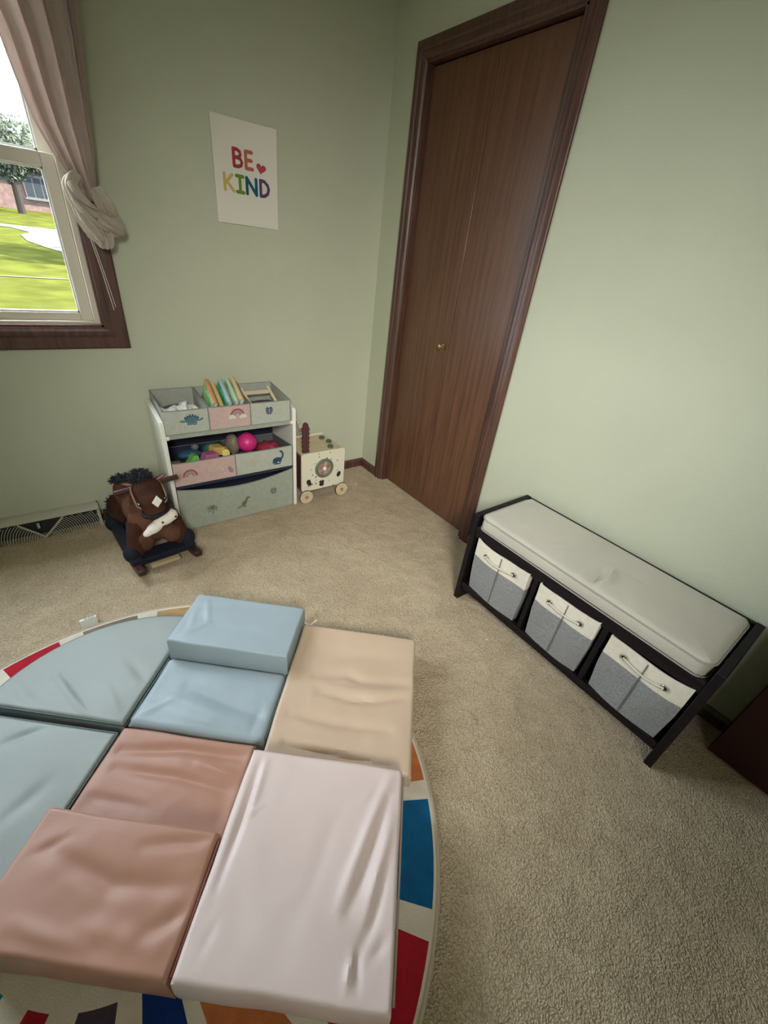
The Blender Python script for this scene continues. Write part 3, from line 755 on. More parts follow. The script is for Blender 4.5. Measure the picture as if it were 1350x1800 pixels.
obj('loose_thread', b, mat('thread', (.6, .55, .48), .8), ct)
rd = NB(); cyl(rd, V(-3.35, -.07, 2.28), V(-1.18, -.07, 2.28), .012); ell(rd, (-1.165, -.07, 2.28), (.025, .025, .025), sub=2)
rodt = tag(obj('curtain_rod', rd, M_espresso), 'dark curtain rod above the window holding the linen curtain', 'curtain rod')

# ------------------------------------------------------------------ vent register
vt = thing('baseboard_vent', (-1.83, -.03, 0), 'cream metal baseboard vent with curved louvres beneath the window', 'vent')
M_vent = mat('almond_metal', (.44, .43, .35), .45)
VX0, VX1, cx = -2.062, -1.598, -1.830
b = NB()
prof = [(0, 0), (-.052, 0), (-.040, .088), (-.030, .100), (-.014, .112), (0, .112)]
for x in (VX0, VX1 - .006):
    loft(b, [[V(xx, y, z) for y, z in prof] for xx in (x, x + .006)])
loft(b, [[V(xx, y, z) for y, z in [(-.001, .112), (-.014, .112), (-.034, .099), (-.043, .087), (-.040, .085), (-.012, .100), (-.001, .1)]] for xx in (VX0, VX1)])
for s in (-1, 1): box(b, cx + s * .226 - .006, cx + s * .226 + .006, -.056, -.040, .0, .09)
obj('housing', b, M_vent, vt)
obj('back_plate', box(NB(), VX0 + .005, VX1 - .005, -.012, -.008, 0, .10), mat('vent_dark', (.03, .032, .03), .7), vt, smooth=False)
def vy(z): return -.058 + .012 * z / .09
b = NB()
for s in (-1, 1):
    tube(b, [V(cx, vy(0), .004), V(cx + s * .085, vy(.086), .086)], .0048, 6)
obj('chevron_bar', b, M_vent, vt)
slope = .086 / .085
for s in (-1, 1):
    b = NB()
    for k in range(1, 23):
        r = .012 + k * .0098; pts = []
        for q in range(15):
            a = PI / 2 * q / 14; x = r * math.cos(a); z = r * math.sin(a) * .9
            if z <= .086 and x < .226 and z < x * slope * .98: pts.append(V(cx + s * x, vy(z), z + .002))
        if len(pts) > 1: tube(b, pts, .0017, 4)
    obj('louvre_bank', b, M_vent, vt, smooth=False)
b = NB(); box(b, cx - .018, cx - .008, -.052, -.044, .052, .078)
obj('damper_lever', b, M_vent, vt, bevel=.001)

# ------------------------------------------------------------------ toy organizer
SX0, SX1 = -1.298, -.650
og = thing('toy_organizer', (-.974, -.15, 0), 'white toy organizer frame holding fabric bins against the back wall', 'organizer')
side = [(-.012, 0), (-.293, 0), (-.290, .560), (-.280, .582), (-.015, .600), (-.012, .598)]
side = [(-.012, 0), (-.293, 0), (-.291, .568), (-.283, .580), (-.030, .612), (-.012, .608)]
for x in (SX0, SX1 - .019):
    obj('side_panel', prism(NB(), side, lambda a, c, d, x=x: V(x + d, a, c), .019), M_white, og, bevel=.002)
for z, y in ((.502, -.280), (.238, -.262), (.545, -.03), (.255, -.03)):
    o = obj('support_rod', cyl(NB(), V(SX0 + .015, y, z), V(SX1 - .015, y, z), .006, 12), M_white, og)
for x in (SX0 + .019, SX1 - .031):
    obj('peg_cap', cyl(NB(), V(x, -.283, .502), V(x + .012, -.283, .502), .010, 14), M_white, og)
M_sling = mat('grey_fabric', (.34, .36, .31), .85, .3, 300, .05, 40); M_navy = mat('navy_fabric', (.022, .026, .05), .9)
for zf, zb in ((.504, .547), (.247, .264)):
    b = NB(); loft(b, [[V(x, y, z) for y, z in ((-.287, zf - .008), (-.288, zf + .004), (-.282, zf + .0075), (-.03, zb + .0075), (-.03, zb + .005), (-.279, zf + .004), (-.284, zf - .008))] for x in (SX0 + .02, SX1 - .02)])
    obj('fabric_shelf', b, M_sling if zf > .4 else M_navy, og, smooth=False)
obj('back_panel', box(NB(), SX0 + .019, SX1 - .019, -.016, -.012, .02, .50), M_navy, og, smooth=False)

M_pinkf = mat('pink_fabric', (.52, .38, .355), .85, .3, 300, .05, 50); M_sagef = mat('pale_sage_fabric', (.42, .45, .385), .85, .3, 300, .05, 50)
M_dkgrey = mat('charcoal_fabric', (.10, .105, .11), .9)
M_edge = mat('grey_edging', (.20, .21, .19), .85)
def bin_(label, x0, x1, yf, yb, zf0, zf1, zb0, zb1, front, cat='storage bin', sag=0, group=None, inner=None):
    inner = inner or M_sling
    """open fabric bin; front bottom/top heights zf, back heights zb"""
    t = thing('fabric_storage_bin', ((x0 + x1) / 2, (yf + yb) / 2, min(zf0, zb0)), label, cat, group=group)
    th = .004; b = NB(); n = 18
    def zt(y): q = (y - yf) / (yb - yf); return zf1 + (zb1 - zf1) * q
    def zb_(y): q = (y - yf) / (yb - yf); return zf0 + (zb0 - zf0) * q
    def tz(s): return zf1 - sag * math.sin(PI * s) ** 1.0
    # front wall (own material)
    rows = []
    for dy in (0, th):
        rows.append([[V(x0 + (x1 - x0) * i / n, yf + dy - (.004 + sag * .5) * math.sin(PI * i / n) * j / 6, zf0 + (tz(i / n) - zf0) * j / 6) for j in range(7)] for i in range(n + 1)])
    A, B = [[[b.verts.new(p) for p in r] for r in R] for R in rows]
    for i in range(n):
        for j in range(6):
            b.faces.new((A[i][j], A[i + 1][j], A[i + 1][j + 1], A[i][j + 1])); b.faces.new((B[i][j], B[i][j + 1], B[i + 1][j + 1], B[i + 1][j])).material_index = 1
        b.faces.new((A[i][6], A[i + 1][6], B[i + 1][6], B[i][6])); b.faces.new((A[i][0], B[i][0], B[i + 1][0], A[i + 1][0]))
    o = obj('front_panel', b, [front, inner], t)
    b = NB()
    for xa in (x0, x1 - th):
        prism(b, [(yf + th, zb_(yf)), (yb, zb_(yb)), (yb, zt(yb)), (yf + th, zt(yf))], lambda a, c, d, xa=xa: V(xa + d, a, c), th)
    box(b, x0, x1, yb - th, yb, zb_(yb), zt(yb))
    prism(b, [(yf + th, zb_(yf)), (yb, zb_(yb)), (yb, zb_(yb) + th), (yf + th, zb_(yf) + th)], lambda a, c, d: V(x0 + d, a, c), x1 - x0)
    obj('side_walls', b, inner, t, smooth=False)
    pts = [V(x0 + .002 + (x1 - x0 - .004) * i / n, yf - (.004 + sag * .5) * math.sin(PI * i / n) + .001, tz(i / n)) for i in range(n + 1)]
    pts += [V(x1 - .002, yb - .002, zt(yb))] + [V(x0 + .002, yb - .002, zt(yb))]
    obj('edging', tube(NB(), pts, .0027, 6, closed=True), M_edge, t)
    if x1 - x0 > .2 or True:
        obj('corner_edging', tube(NB(), [V(x1 - .001, yf - .001, zf0), V(x1 - .001, yf - .001, zf1)], .0024, 6), M_edge, t)
    t['f'] = 0; del t['f']
    return t, o
def decal(parent, name, x, z, yy, shapes, mats, sc_=1.0):
    """shapes in metres about (x,z) on a front plane at yy: ('p',pts,mi) ('e',cx,cz,rx,rz,rot,mi) ('s',pts,w,mi)"""
    b = NB(); f = lambda a, c, d: V(x + a * sc_, yy - d, z + c * sc_); k = 0
    for s in shapes:
        k += 1; d0 = .00008 * k
        if s[0] == 'p': prism(b, s[1], f, .0007, s[2], d0)
        elif s[0] == 'e': prism(b, disc2(s[1], s[2], s[3], s[4], s[5], 20), f, .0007, s[6], d0)
        else: stroke2(b, s[1], s[2], f, .0007, s[3], d0)
    return obj(name, b, mats, parent, smooth=False)
ink = lambda n, c: mat('print_' + n, c, .8)
K_navy = ink('navy', (.025, .055, .11)); K_teal = ink('teal', (.07, .16, .20)); K_white = ink('white', (.62, .6, .56)); K_red = ink('red', (.30, .09, .085)); K_rose = ink('rose', (.42, .24, .21))
K_grey = ink('mauve', (.24, .19, .22)); K_green = ink('green', (.10, .16, .10)); K_dgreen = ink('deep_green', (.10, .14, .11)); K_gold = ink('gold', (.45, .40, .27))
def rainbow(cloud=True, s=1):
    L = [('s', arc(0, 0, .030 * s, 0, 180), .008 * s, 0), ('s', arc(0, 0, .021 * s, 0, 180), .006 * s, 1), ('s', arc(0, 0, .0135 * s, 0, 180), .005 * s, 2)]
    if cloud:
        for sx in (-1, 1):
            L += [('e', sx * .026, -.004, .013, .010, 0, 3), ('e', sx * .036, -.008, .009, .007, 0, 3), ('e', sx * .016, -.009, .009, .007, 0, 3)]
    return L
RB = [K_red, K_rose, K_grey, K_white]
stego = [('e', 0, 0, .028, .017, 0, 0), ('s', [(-.02, -.002), (-.035, -.005), (-.046, -.003)], .008, 0), ('s', [(.02, .0), (.034, -.004), (.048, .002)], .007, 0)]
stego += [('s', [(x, -.01), (x, -.026)], .007, 0) for x in (-.016, -.006, .006, .016)]
stego += [('p', [(x - .006, z - .004), (x + .006, z - .004), (x, z + .009)], 1) for x, z in ((-.026, .010), (-.016, .016), (-.005, .020), (.007, .020), (.018, .015), (.028, .009))]
stego += [('e', x, -.027, .0032, .0022, 0, 2) for x in (-.016, -.006, .006, .016)]
def leaf(s=1):
    L = [('e', -.006 * s, 0, .012 * s, .019 * s, .25, 0), ('e', .006 * s, 0, .012 * s, .019 * s, -.25, 0), ('s', [(0, .017 * s), (0, -.026 * s)], .0022 * s, 1)]
    L += [('s', [(sx * .002 * s, z * s), (sx * .017 * s, (z + .004) * s)], .0014 * s, 1) for sx in (-1, 1) for z in (-.010, -.002, .006)]
    return L
bront = [('e', -.006, -.012, .026, .017, 0, 0), ('s', [(.010, -.010), (.024, .004), (.026, .020), (.020, .034), (.012, .038)], .010, 0), ('s', [(-.024, -.012), (-.032, -.022), (-.022, -.032), (.006, -.034)], .006, 0),
         ('s', [(-.012, -.02), (-.012, -.03)], .008, 0), ('s', [(.008, -.02), (.008, -.03)], .008, 0), ('s', [(-.004, -.027), (.0, -.022), (.003, -.027)], .005, 1)]
palm = [('s', [(0, -.034), (.001, 0)], .003, 0)] + [('s', [(0, 0), (.013 * math.cos(a), .003 + .015 * math.sin(a)), (.026 * math.cos(a), .022 * math.sin(a) - .003)], .0038, 0) for a in [math.radians(d) for d in (0, 32, 65, 90, 118, 150, 180, -35, 215)]]
trex = [('e', 0, -.004, .014, .011, .6, 0), ('s', [(-.006, -.010), (-.02, -.022), (-.036, -.026)], .006, 0), ('s', [(.006, .004), (.014, .018), (.018, .024)], .010, 0), ('s', [(.016, .026), (.030, .025)], .008, 0), ('s', [(.0, -.010), (.002, -.026), (.007, -.026)], .006, 0), ('s', [(-.006, -.012), (-.006, -.027)], .005, 0), ('s', [(.012, .008), (.020, .005)], .003, 0)]

yT = -.274
t1, f1 = bin_('pale sage bin with a blue dinosaur print, top row beside the left panel', -1.276, -1.082, yT, -.028, .514, .622, .557, .648, M_sagef)
decal(t1, 'dinosaur_print', -1.160, .575, yT - .004, stego, [K_teal, K_navy, K_white])
t2, f2 = bin_('pink bin with a cloud rainbow print, full of picture books', -1.080, -.884, yT, -.028, .514, .622, .557, .648, M_pinkf)
decal(t2, 'rainbow_print', -.950, .572, yT - .004, rainbow(), RB)
t3, f3 = bin_('pale sage bin with a dark leaf print, top row beside the right panel', -.882, -.674, yT, -.028, .514, .622, .557, .648, M_sagef)
decal(t3, 'leaf_print', -.790, .578, yT - .004, leaf(), [K_navy, M_sagef])
yM = -.290
t4, f4 = bin_('pink bin with two rainbow prints, middle row, holding toy bricks', -1.276, -.984, yM, -.030, .257, .376, .272, .350, M_pinkf, inner=M_navy)
decal(t4, 'rainbow_print', -1.205, .305, yM - .004, rainbow(False), RB)
decal(t4, 'rainbow_print', -1.022, .300, yM - .004, [('s', arc(-.012, -.01, .030, -5, 65), .007, 2), ('s', arc(-.012, -.01, .020, -5, 60), .006, 0), ('e', -.03, .01, .004, .004, 0, 3), ('e', -.022, -.012, .003, .003, 0, 3)], RB)
t5, f5 = bin_('pale sage bin with a long-necked dinosaur print, middle row, holding a pink ball', -.982, -.674, yM, -.030, .257, .376, .272, .350, M_sagef, inner=M_dkgrey)
decal(t5, 'dinosaur_print', -.757, .318, yM - .004, bront, [K_navy, K_white])
decal(t5, 'sun_print', -.895, .318, yM - .004, [('e', 0, 0, .013, .013, 0, 0)] + [('s', [(.018 * math.cos(a), .018 * math.sin(a)), (.025 * math.cos(a), .025 * math.sin(a))], .002, 0) for a in [PI / 5 * k for k in range(10)]], [K_gold])
t6, f6 = bin_('wide sage bin with palm, dinosaur and leaf prints on the organizer floor level', -1.276, -.674, yM, -.030, .004, .237, .004, .22, M_sling, sag=.028, inner=M_navy)
f6.data.materials[0] = mat('sage_canvas', (.33, .365, .30), .85, .3, 300, .05, 50)
decal(t6, 'palm_print', -1.128, .105, yM - .0145, palm, [K_green]); decal(t6, 'dinosaur_print', -.963, .100, yM - .0165, trex, [K_dgreen]); decal(t6, 'leaf_print', -.796, .130, yM - .0150, leaf(.95), [K_dgreen, f6.data.materials[0]])

# --- contents of the bins
def R3(loc, rx=0, ry=0, rz=0): 
    from mathutils import Euler
    return Matrix.Translation(loc) @ Euler((rx, ry, rz)).to_matrix().to_4x4()
# picture books standing in the pink bin
books = [(-1.050, (.55, .22, .12), (.16, .30, .12), .150, 'picture book with an orange spine, nearest the left side of the pink bin'),
         (-1.018, (.62, .45, .16), (.10, .26, .10), .128, 'picture book with a yellow spine and green cover in the pink bin'),
         (-.984, (.34, .45, .50), (.05, .24, .16), .146, 'picture book with a pale blue spine in the middle of the pink bin'),
         (-.952, (.40, .55, .38), (.25, .36, .22), .150, 'picture book with a mint green spine in the pink bin'),
         (-.928, (.60, .42, .20), (.34, .42, .26), .158, 'picture book with a tan spine standing tallest in the pink bin'),
         (-.902, (.12, .13, .14), (.10, .11, .12), .120, 'dark grey picture book against the right side of the pink bin')]
for x, sp, cv3, h, lab in books:
    Mx = R3(V(x, -.150, .575), math.radians(24), math.radians(7), 0)
    t = thing('picture_book', (x, -.15, .56), lab, 'book', group=None)
    w_ = .020 if x < -.96 else .017
    a, bq = -.085, .085
    b = NB()
    box(b, -w_ / 2, -w_ / 2 + .002, a, bq, -.02, h - .045, 0, Mx); box(b, w_ / 2 - .002, w_ / 2, a, bq, -.02, h - .045, 0, Mx)
    obj('cover', b, mat('book_cover_%d' % int(-x * 1000), cv3, .35, var=0, vscale=28, col2=tuple(min(.8, c * 2.2 + .12) for c in cv3)), t, smooth=False)
    b = NB(); rings = []
    for yy in (a, bq):
        rings.append([Mx @ V(w_ / 2 * math.cos(q), yy, h - .045 + .006 * math.sin(q)) for q in [PI * k / 8 for k in range(9)]])
    loft(b, rings); obj('spine', b, mat('book_spine_%d' % int(-x * 1000), sp, .35), t)
    obj('pages', box(NB(), -w_ / 2 + .002, w_ / 2 - .002, a + .003, bq - .003, -.018, h - .047, 0, Mx), mat('paper_pages', (.66, .63, .55), .8), t, smooth=False)
# papers in the left bin
for k, (x, y, z, ry, rz, lab) in enumerate(((-1.225, -.215, .592, .2, .4, 'crumpled white paper lying leftmost in the dinosaur bin'), (-1.185, -.190, .598, -.35, -.3, 'folded white card leaning in the dinosaur bin'), (-1.14, -.205, .595, .15, .1, 'white paper sheet at the right in the dinosaur bin'))):
    b = NB(); Mx = R3(V(x, y, z), .25, ry, rz); n = 8
    rows = [[Mx @ V(-.035 + .07 * i / n, -.05 + .1 * j / n, .012 * noise.noise(V(i * .6, j * .6, k * 5)) + .010 * abs(i / n - .5)) for j in range(n + 1)] for i in range(n + 1)]
    loft(b, rows, closed=False)
    o = tag(obj('paper_sheet', b, mat('toy_paper', (.62, .62, .58), .6)), lab, 'paper', group=None)
    o.modifiers.new('t', 'SOLIDIFY').thickness = .001
b = NB(); ell(b, (-1.18, -.15, .575), (.085, .09, .022), sub=3, nz=.01, nf=3)
tag(obj('folded_cloth', b, mat('dark_grey_cloth', (.10, .10, .10), .9)), 'dark grey folded cloth at the bottom of the dinosaur bin', 'cloth')
# wooden toy frame in the right bin
M_pine = mat('pale_pine', (.62, .52, .36), .5, .1, 40, .08, 6)
t = thing('wooden_toy_frame', (-.785, -.12, .575), 'pale wooden toy frame standing in the leaf bin', 'toy')
for xa, xb in ((-.862, -.838), (-.722, -.698)):
    obj('post', tube(NB(), [V(xa, -.100, .645), V((xa + xb) / 2, -.150, .60), V(xb, -.195, .562)], [.008, .008, .008], 8), M_pine, t)
obj('crossbar', box(NB(), -.860, -.725, -.128, -.116, .616, .636), M_pine, t, bevel=.002)
obj('tray', box(NB(), -.850, -.700, -.20, -.10, .558, .566), M_pine, t, bevel=.002)
b = NB(); Mx = R3(V(-.775, -.235, .592), .3, .1, .25); box(b, -.045, .045, -.02, .02, -.008, .008, 0, Mx)
tag(obj('wooden_plank', b, mat('yellow_wood', (.66, .58, .36), .5), bevel=.003), 'pale yellow wooden plank at the front of the leaf bin', 'toy')
b = NB(); ell(b, (-.78, -.17, .575), (.08, .05, .018), sub=3, nz=.012, nf=4)
tag(obj('dark_cloth', b, mat('plum_cloth', (.07, .05, .06), .9)), 'dark plum cloth under the wooden toy frame', 'cloth')
# bricks in the pink middle bin
def toy(name, bm_, col, lab, cat='toy', bev=.002, m=None, smooth=True, group=None):
    return tag(obj(name, bm_, m or mat('toy_' + name + '_%d' % (hash(col) % 9999), col, .45), bevel=bev, smooth=smooth), lab, cat, group)
Z4 = .292
b = NB(); prism(b, [(-.035, -.02), (.035, -.02), (.028, .032), (.010, .036)], lambda a, c, d: R3(V(-1.185, -.240, .364), 0, 0, .1) @ V(a, -d, c), .045)
toy('toy_wedge', b, (.14, .42, .10), 'bright green wedge block in the pink middle bin')
b = NB(); prism(b, [(-.05, -.03), (.05, -.03), (.038, .022), (-.018, .026)], lambda a, c, d: R3(V(-1.105, -.225, .364), 0, 0, .2) @ V(a, -d, c), .05)
toy('toy_block', b, (.42, .13, .26), 'mauve pink block in the pink middle bin')
b = NB(); box(b, -.030, .030, -.022, .022, -.022, .022, 0, R3(V(-1.045, -.195, .374), .1, .2, .3))
toy('toy_block', b, (.62, .42, .13), 'mustard yellow block behind the pink one in the middle bin')
b = NB(); cyl(b, V(-1.012, -.235, .366), V(-1.000, -.175, .356), .020, 20)
toy('toy_cylinder', b, (.75, .62, .18), 'round yellow cylinder beside the mustard block')
b = NB(); box(b, -.022, .022, -.02, .02, -.018, .018, 0, R3(V(-1.250, -.24, .342), 0, .1, .1))
toy('toy_block', b, (.30, .17, .13), 'small brown cube against the left panel in the middle bin')
b = NB(); ell(b, (-1.16, -.135, .345), (.06, .035, .024), sub=3, nz=.008, nf=3)
toy('plush_toy', b, (.03, .09, .16), 'dark blue soft toy at the back of the pink middle bin', bev=0)
b = NB(); ell(b, (-1.135, -.145, .385), (.020, .018, .018), sub=3)
toy('toy_ball', b, (.12, .15, .16), 'small grey blue ball on top of the blue soft toy', bev=0)
b = NB(); ell(b, (-1.045, -.11, .345), (.05, .03, .04), sub=3, nz=.008, nf=3)
toy('plush_toy', b, (.03, .12, .09), 'dark green soft toy at the back right of the pink middle bin', bev=0)
b = NB(); box(b, -1.265, -1.0, -.20, -.05, .285, .320)
toy('storage_tray', b, (.04, .035, .04), 'dark tray under the bricks in the pink middle bin', cat='tray')
# pink ball etc.
b = NB(); ell(b, (-.882, -.185, .385), (.050, .050, .050), sub=4)
for v in b.verts:
    d = (v.co - V(-.882, -.185, .385)).normalized(); v.co += d * .0035 * max(0, math.sin(d.x * 22) * math.sin(d.y * 22) + math.sin(d.z * 22) * .4)
toy('sensory_ball', b, (.62, .03, .20), 'bright pink knobbly ball in the middle row sage bin', cat='ball', bev=0)
b = NB(); ell(b, (-.765, -.17, .335), (.065, .05, .028), sub=3, nz=.016, nf=5)
toy('plush_toy', b, (.30, .03, .06), 'crimson soft toy right of the pink ball', bev=0)
b = NB(); ell(b, (-.945, -.14, .365), (.035, .045, .065), sub=3, nz=.01, nf=3)
toy('plush_toy', b, (.20, .17, .12), 'olive tan soft toy left of the pink ball', bev=0)

# ------------------------------------------------------------------ activity cube on wheels
M_panel = mat('cream_painted_wood', (.68, .65, .52), .5, .05, 30)
def speckled():
    m = bpy.data.materials.new('cream_wood_with_speckle_print'); m.use_nodes = True; nt = m.node_tree; N = nt.nodes; L = nt.links
    b = N['Principled BSDF']; b.inputs['Roughness'].default_value = .5
    tc = N.new('ShaderNodeTexCoord'); v = N.new('ShaderNodeTexVoronoi'); v.inputs['Scale'].default_value = 42
    L.new(tc.outputs['Object'], v.inputs['Vector'])
    sx = N.new('ShaderNodeSeparateColor'); L.new(v.outputs['Color'], sx.inputs[0])
    th = N.new('ShaderNodeMath'); th.operation = 'MULTIPLY'; th.inputs[1].default_value = .24; L.new(sx.outputs[0], th.inputs[0])
    lt = N.new('ShaderNodeMath'); lt.operation = 'LESS_THAN'; L.new(v.outputs['Distance'], lt.inputs[0]); L.new(th.outputs[0], lt.inputs[1])
    mx = N.new('ShaderNodeMix'); mx.data_type = 'RGBA'; mx.inputs[6].default_value = (.68, .65, .52, 1); mx.inputs[7].default_value = (.12, .09, .06, 1)
    L.new(lt.outputs[0], mx.inputs[0]); L.new(mx.outputs[2], b.inputs['Base Color']); return m
M_speck = speckled(); M_dkw = mat('dark_brown_wood', (.085, .035, .035), .5); M_ply = mat('plywood', (.56, .47, .31), .55, .06, 40, .08, 8, stretch=(1, 6, 6))
CX0, CX1, CYF, CYB, CZ0, CZ1 = -.622, -.338, -.300, -.030, .072, .312
ac = thing('activity_cube', (-.48, -.165, 0), 'cream wooden activity cube on star wheels between organizer and corner', 'toy')
def rrect(x0, x1, z0, z1, r, n=6):
    o = []
    for cx_, cz_, a0 in ((x1 - r, z1 - r, 0), (x0 + r, z1 - r, 90), (x0 + r, z0 + r, 180), (x1 - r, z0 + r, 270)):
        for k in range(n + 1):
            a = math.radians(a0 + 90 * k / n); o.append((cx_ + r * math.cos(a), cz_ + r * math.sin(a)))
    return o
fp = obj('front_panel', prism(NB(), rrect(CX0, CX1, CZ0, CZ1, .018), lambda a, c, d: V(a, CYF + d, c), .012), M_speck, ac, bevel=.0015)
obj('back_panel', prism(NB(), rrect(CX0, CX1, CZ0, CZ1, .018), lambda a, c, d: V(a, CYB - d, c), .012), M_panel, ac, bevel=.0015)
obj('top_panel', box(NB(), CX0 + .012, CX1 - .006, CYF + .012, CYB - .012, CZ1 - .022, CZ1 - .010), M_ply, ac, bevel=.001)
for x in (CX0 + .004, CX1 - .016): obj('side_panel', box(NB(), x, x + .012, CYF + .012, CYB - .012, CZ0 + .006, CZ1 - .022), M_dkw if x < -.5 else M_panel, ac)
obj('base_board', box(NB(), CX0 + .01, CX1 - .01, CYF + .012, CYB - .012, CZ0 + .004, CZ0 + .016), M_dkw, ac)
ff = lambda a, c, d: V(a, CYF - .0003 - d, c)
b = NB()
prism(b, disc2(-.578, .132, .014, .017, .3), ff, .0006); prism(b, disc2(-.570, .118, .012, .010, -.5), ff, .0007); stroke2(b, [(-.572, .118), (-.552, .112)], .005, ff, .0008); 
for x in (-.580, -.568): stroke2(b, [(x, .115), (x, .103)], .005, ff, .0009)
M_pb = mat('print_black', (.022, .018, .016), .7)
obj('dinosaur_print', b, M_pb, fp, smooth=False); b = NB()
prism(b, disc2(-.376, .145, .013, .019, -.35), ff, .0006)
obj('egg_print', b, M_pb, fp, smooth=False); b = NB()
for a in (-40, -15, 15, 40):
    q = math.radians(90 + a); stroke2(b, [(-.492, .100), (-.492 + .022 * math.cos(q), .100 + .026 * math.sin(q))], .008, ff, .0006 + a * 1e-6)
prism(b, disc2(-.492, .100, .016, .012), ff, .0008)
obj('leaf_print', b, M_pb, fp, smooth=False)
b = NB(); cc = (-.478, .205)
tube(b, [V(cc[0] + .052 * math.cos(a), CYF - .004, cc[1] + .052 * math.sin(a)) for a in [2 * PI * k / 40 for k in range(40)]], .0085, 10, closed=True)
dial = obj('dial_ring', b, mat('sage_painted', (.12, .155, .11), .5), ac)
b = NB(); prism(b, disc2(*cc, .046, n=32), ff, .002); obj('dial_disc', b, mat('maroon_mottled', (.22, .12, .10), .35, col2=(.42, .30, .26), vscale=45), dial, smooth=False)
b = NB(); cyl(b, V(cc[0], CYF - .002, cc[1]), V(cc[0], CYF - .012, cc[1]), .011, 20); obj('dial_hub', b, mat('white_knob', (.8, .79, .74), .4), dial, bevel=.001)
b = NB(); stroke2(b, [cc, (cc[0] + .012, cc[1] + .045)], .005, ff, .004); obj('dial_pointer', b, mat('pale_pointer', (.5, .48, .42), .5), dial, smooth=False)
star = [(.016 * (1 if k % 2 == 0 else .42) * math.cos(PI / 2 + PI * k / 5), .016 * (1 if k % 2 == 0 else .42) * math.sin(PI / 2 + PI * k / 5)) for k in range(10)]
for x in (-.598, -.358):
    for y, s in ((CYF - .004, -1), (CYB + .004, 1)):
        b = NB(); cyl(b, V(x, y, .043), V(x, y + s * .014, .043), .041, 36)
        wh = obj('wheel', b, M_ply, ac, bevel=.001)
        b = NB(); tube(b, [V(x + .0405 * math.cos(a), y + s * .007, .043 + .0405 * math.sin(a)) for a in [2 * PI * k / 36 for k in range(36)]], .0032, 8, closed=True, flat=1.0)
        obj('tyre', b, M_black, wh)
        b = NB(); prism(b, star, lambda a, c, d, x=x, y=y, s=s: V(x + a, y + s * (.0141 + d), .043 + c), .0012)
        obj('star', b, mat('star_brown', (.30, .14, .08), .6), wh, smooth=False)
M_gear = mat('forest_green_paint', (.06, .115, .065), .5)
for x, y in ((-.392, -.110), (-.380, -.175), (-.408, -.245)):
    b = NB(); pts = []
    for k in range(32):
        a = 2 * PI * k / 32; r = .017 if (k // 2) % 2 else .0145
        pts.append((r * math.cos(a), r * math.sin(a)))
    prism(b, pts, lambda a, c, d, x=x, y=y: V(x + a, y + c, CZ1 - .008 + d), .013)
    obj('gear_knob', b, M_gear, ac, bevel=.001)
# scalloped tree board and wire maze on the top
sc2 = [(-.018, 0)]
for k in range(6): sc2 += [(-.023, .012 + k * .026), (-.017, .024 + k * .026)]
top_ = [(.014 * math.cos(a), .166 + .014 * math.sin(a)) for a in [PI - PI * k / 8 for k in range(9)]]
sc2 = sc2 + top_ + [(-x, z) for x, z in sc2[::-1]]
obj('maze_post', prism(NB(), sc2, lambda a, c, d: V(-.576 + a, -.262 + d, CZ1 - .012 + c), .014), M_dkw, ac, bevel=.001)
obj('maze_post', prism(NB(), sc2, lambda a, c, d: V(-.590 + a, -.075 + d, CZ1 - .012 + c), .014), M_dkw, ac, bevel=.001)
for k, (dx, hh) in enumerate(((-.008, .155), (.010, .125))):
    pts = [V(-.583 + dx, -.250 + .175 * q / 20, CZ1 + .01 + hh * math.sin(PI * q / 20) ** .5) for q in range(21)]
    wi = obj('wire', tube(NB(), pts, .0016, 6), mat('white_wire', (.6, .6, .58), .3), ac)
    for q, c_ in ((3, (.35, .10, .12)), (6, (.5, .42, .35)), (14, (.45, .3, .25))):
        b = NB(); ell(b, pts[q], (.010, .010, .010), sub=2); obj('bead', b, mat('bead_%d%d' % (k, q), c_, .4), wi)

# ------------------------------------------------------------------ rocking horse
HR = math.radians(-5.5)
hz = thing('rocking_horse', (-1.425, -.31, 0), 'brown plush rocking horse with black mane in front of the organizer', 'toy', HR)
hz.rotation_euler = (0, 0, 0)
Mh = Matrix.Translation(V(-1.425, -.31, 0)) @ Matrix.Rotation(-HR * 1.15, 4, 'Z')
def H(x, y, z): return Mh @ V(x, y, z)
M_fur = mat('brown_plush', (.062, .028, .020), .95, .9, 120, .25, 12, spec=.05); M_fur2 = mat('tan_brown_plush', (.115, .055, .036), .95, .9, 120, .3, 9, spec=.05)
M_mane = mat('black_mane', (.010, .013, .020), .8, .5, 100); M_rock = mat('rocker_wood', (.045, .014, .014), .4, .05, 30); M_wplush = mat('white_plush', (.80, .76, .68), .9, .3, 150)
for s in (-1, 1):
    rings = []
    for k in range(25):
        q = k / 24; y = -.285 + .555 * q; lift = .055 * (2 * q - 1) ** 4 * (1 if q > .5 else .6) + .008 * (2 * q - 1) ** 2
        hgt = .036 if 0.04 < q < .96 else .026
        rings.append([H(s * .118 - .015, y, lift), H(s * .118 + .015, y, lift), H(s * .118 + .015, y, lift + hgt), H(s * .118 - .015, y, lift + hgt)])
    obj('rocker', loft(NB(), rings), M_rock, hz, bevel=.004)
obj('cross_slat', box(NB(), -.070, .052, -.232, -.204, .020, .034, 0, Mh), mat('natural_slat', (.42, .33, .20), .6), hz, bevel=.002)
obj('cross_slat', box(NB(), -.105, .105, .17, .205, .016, .032, 0, Mh), M_rock, hz, bevel=.002)
b = NB()
for s in (-1, 1):
    loft(b, [[H(s * .112 + dx, y, z) for dx, z in ((-.024, .034), (.024, .034), (.022, h_), (-.022, h_))] for y, h_ in ((-.205, .060), (-.17, .085), (-.05, .080), (.1, .085), (.20, .105), (.235, .06))])
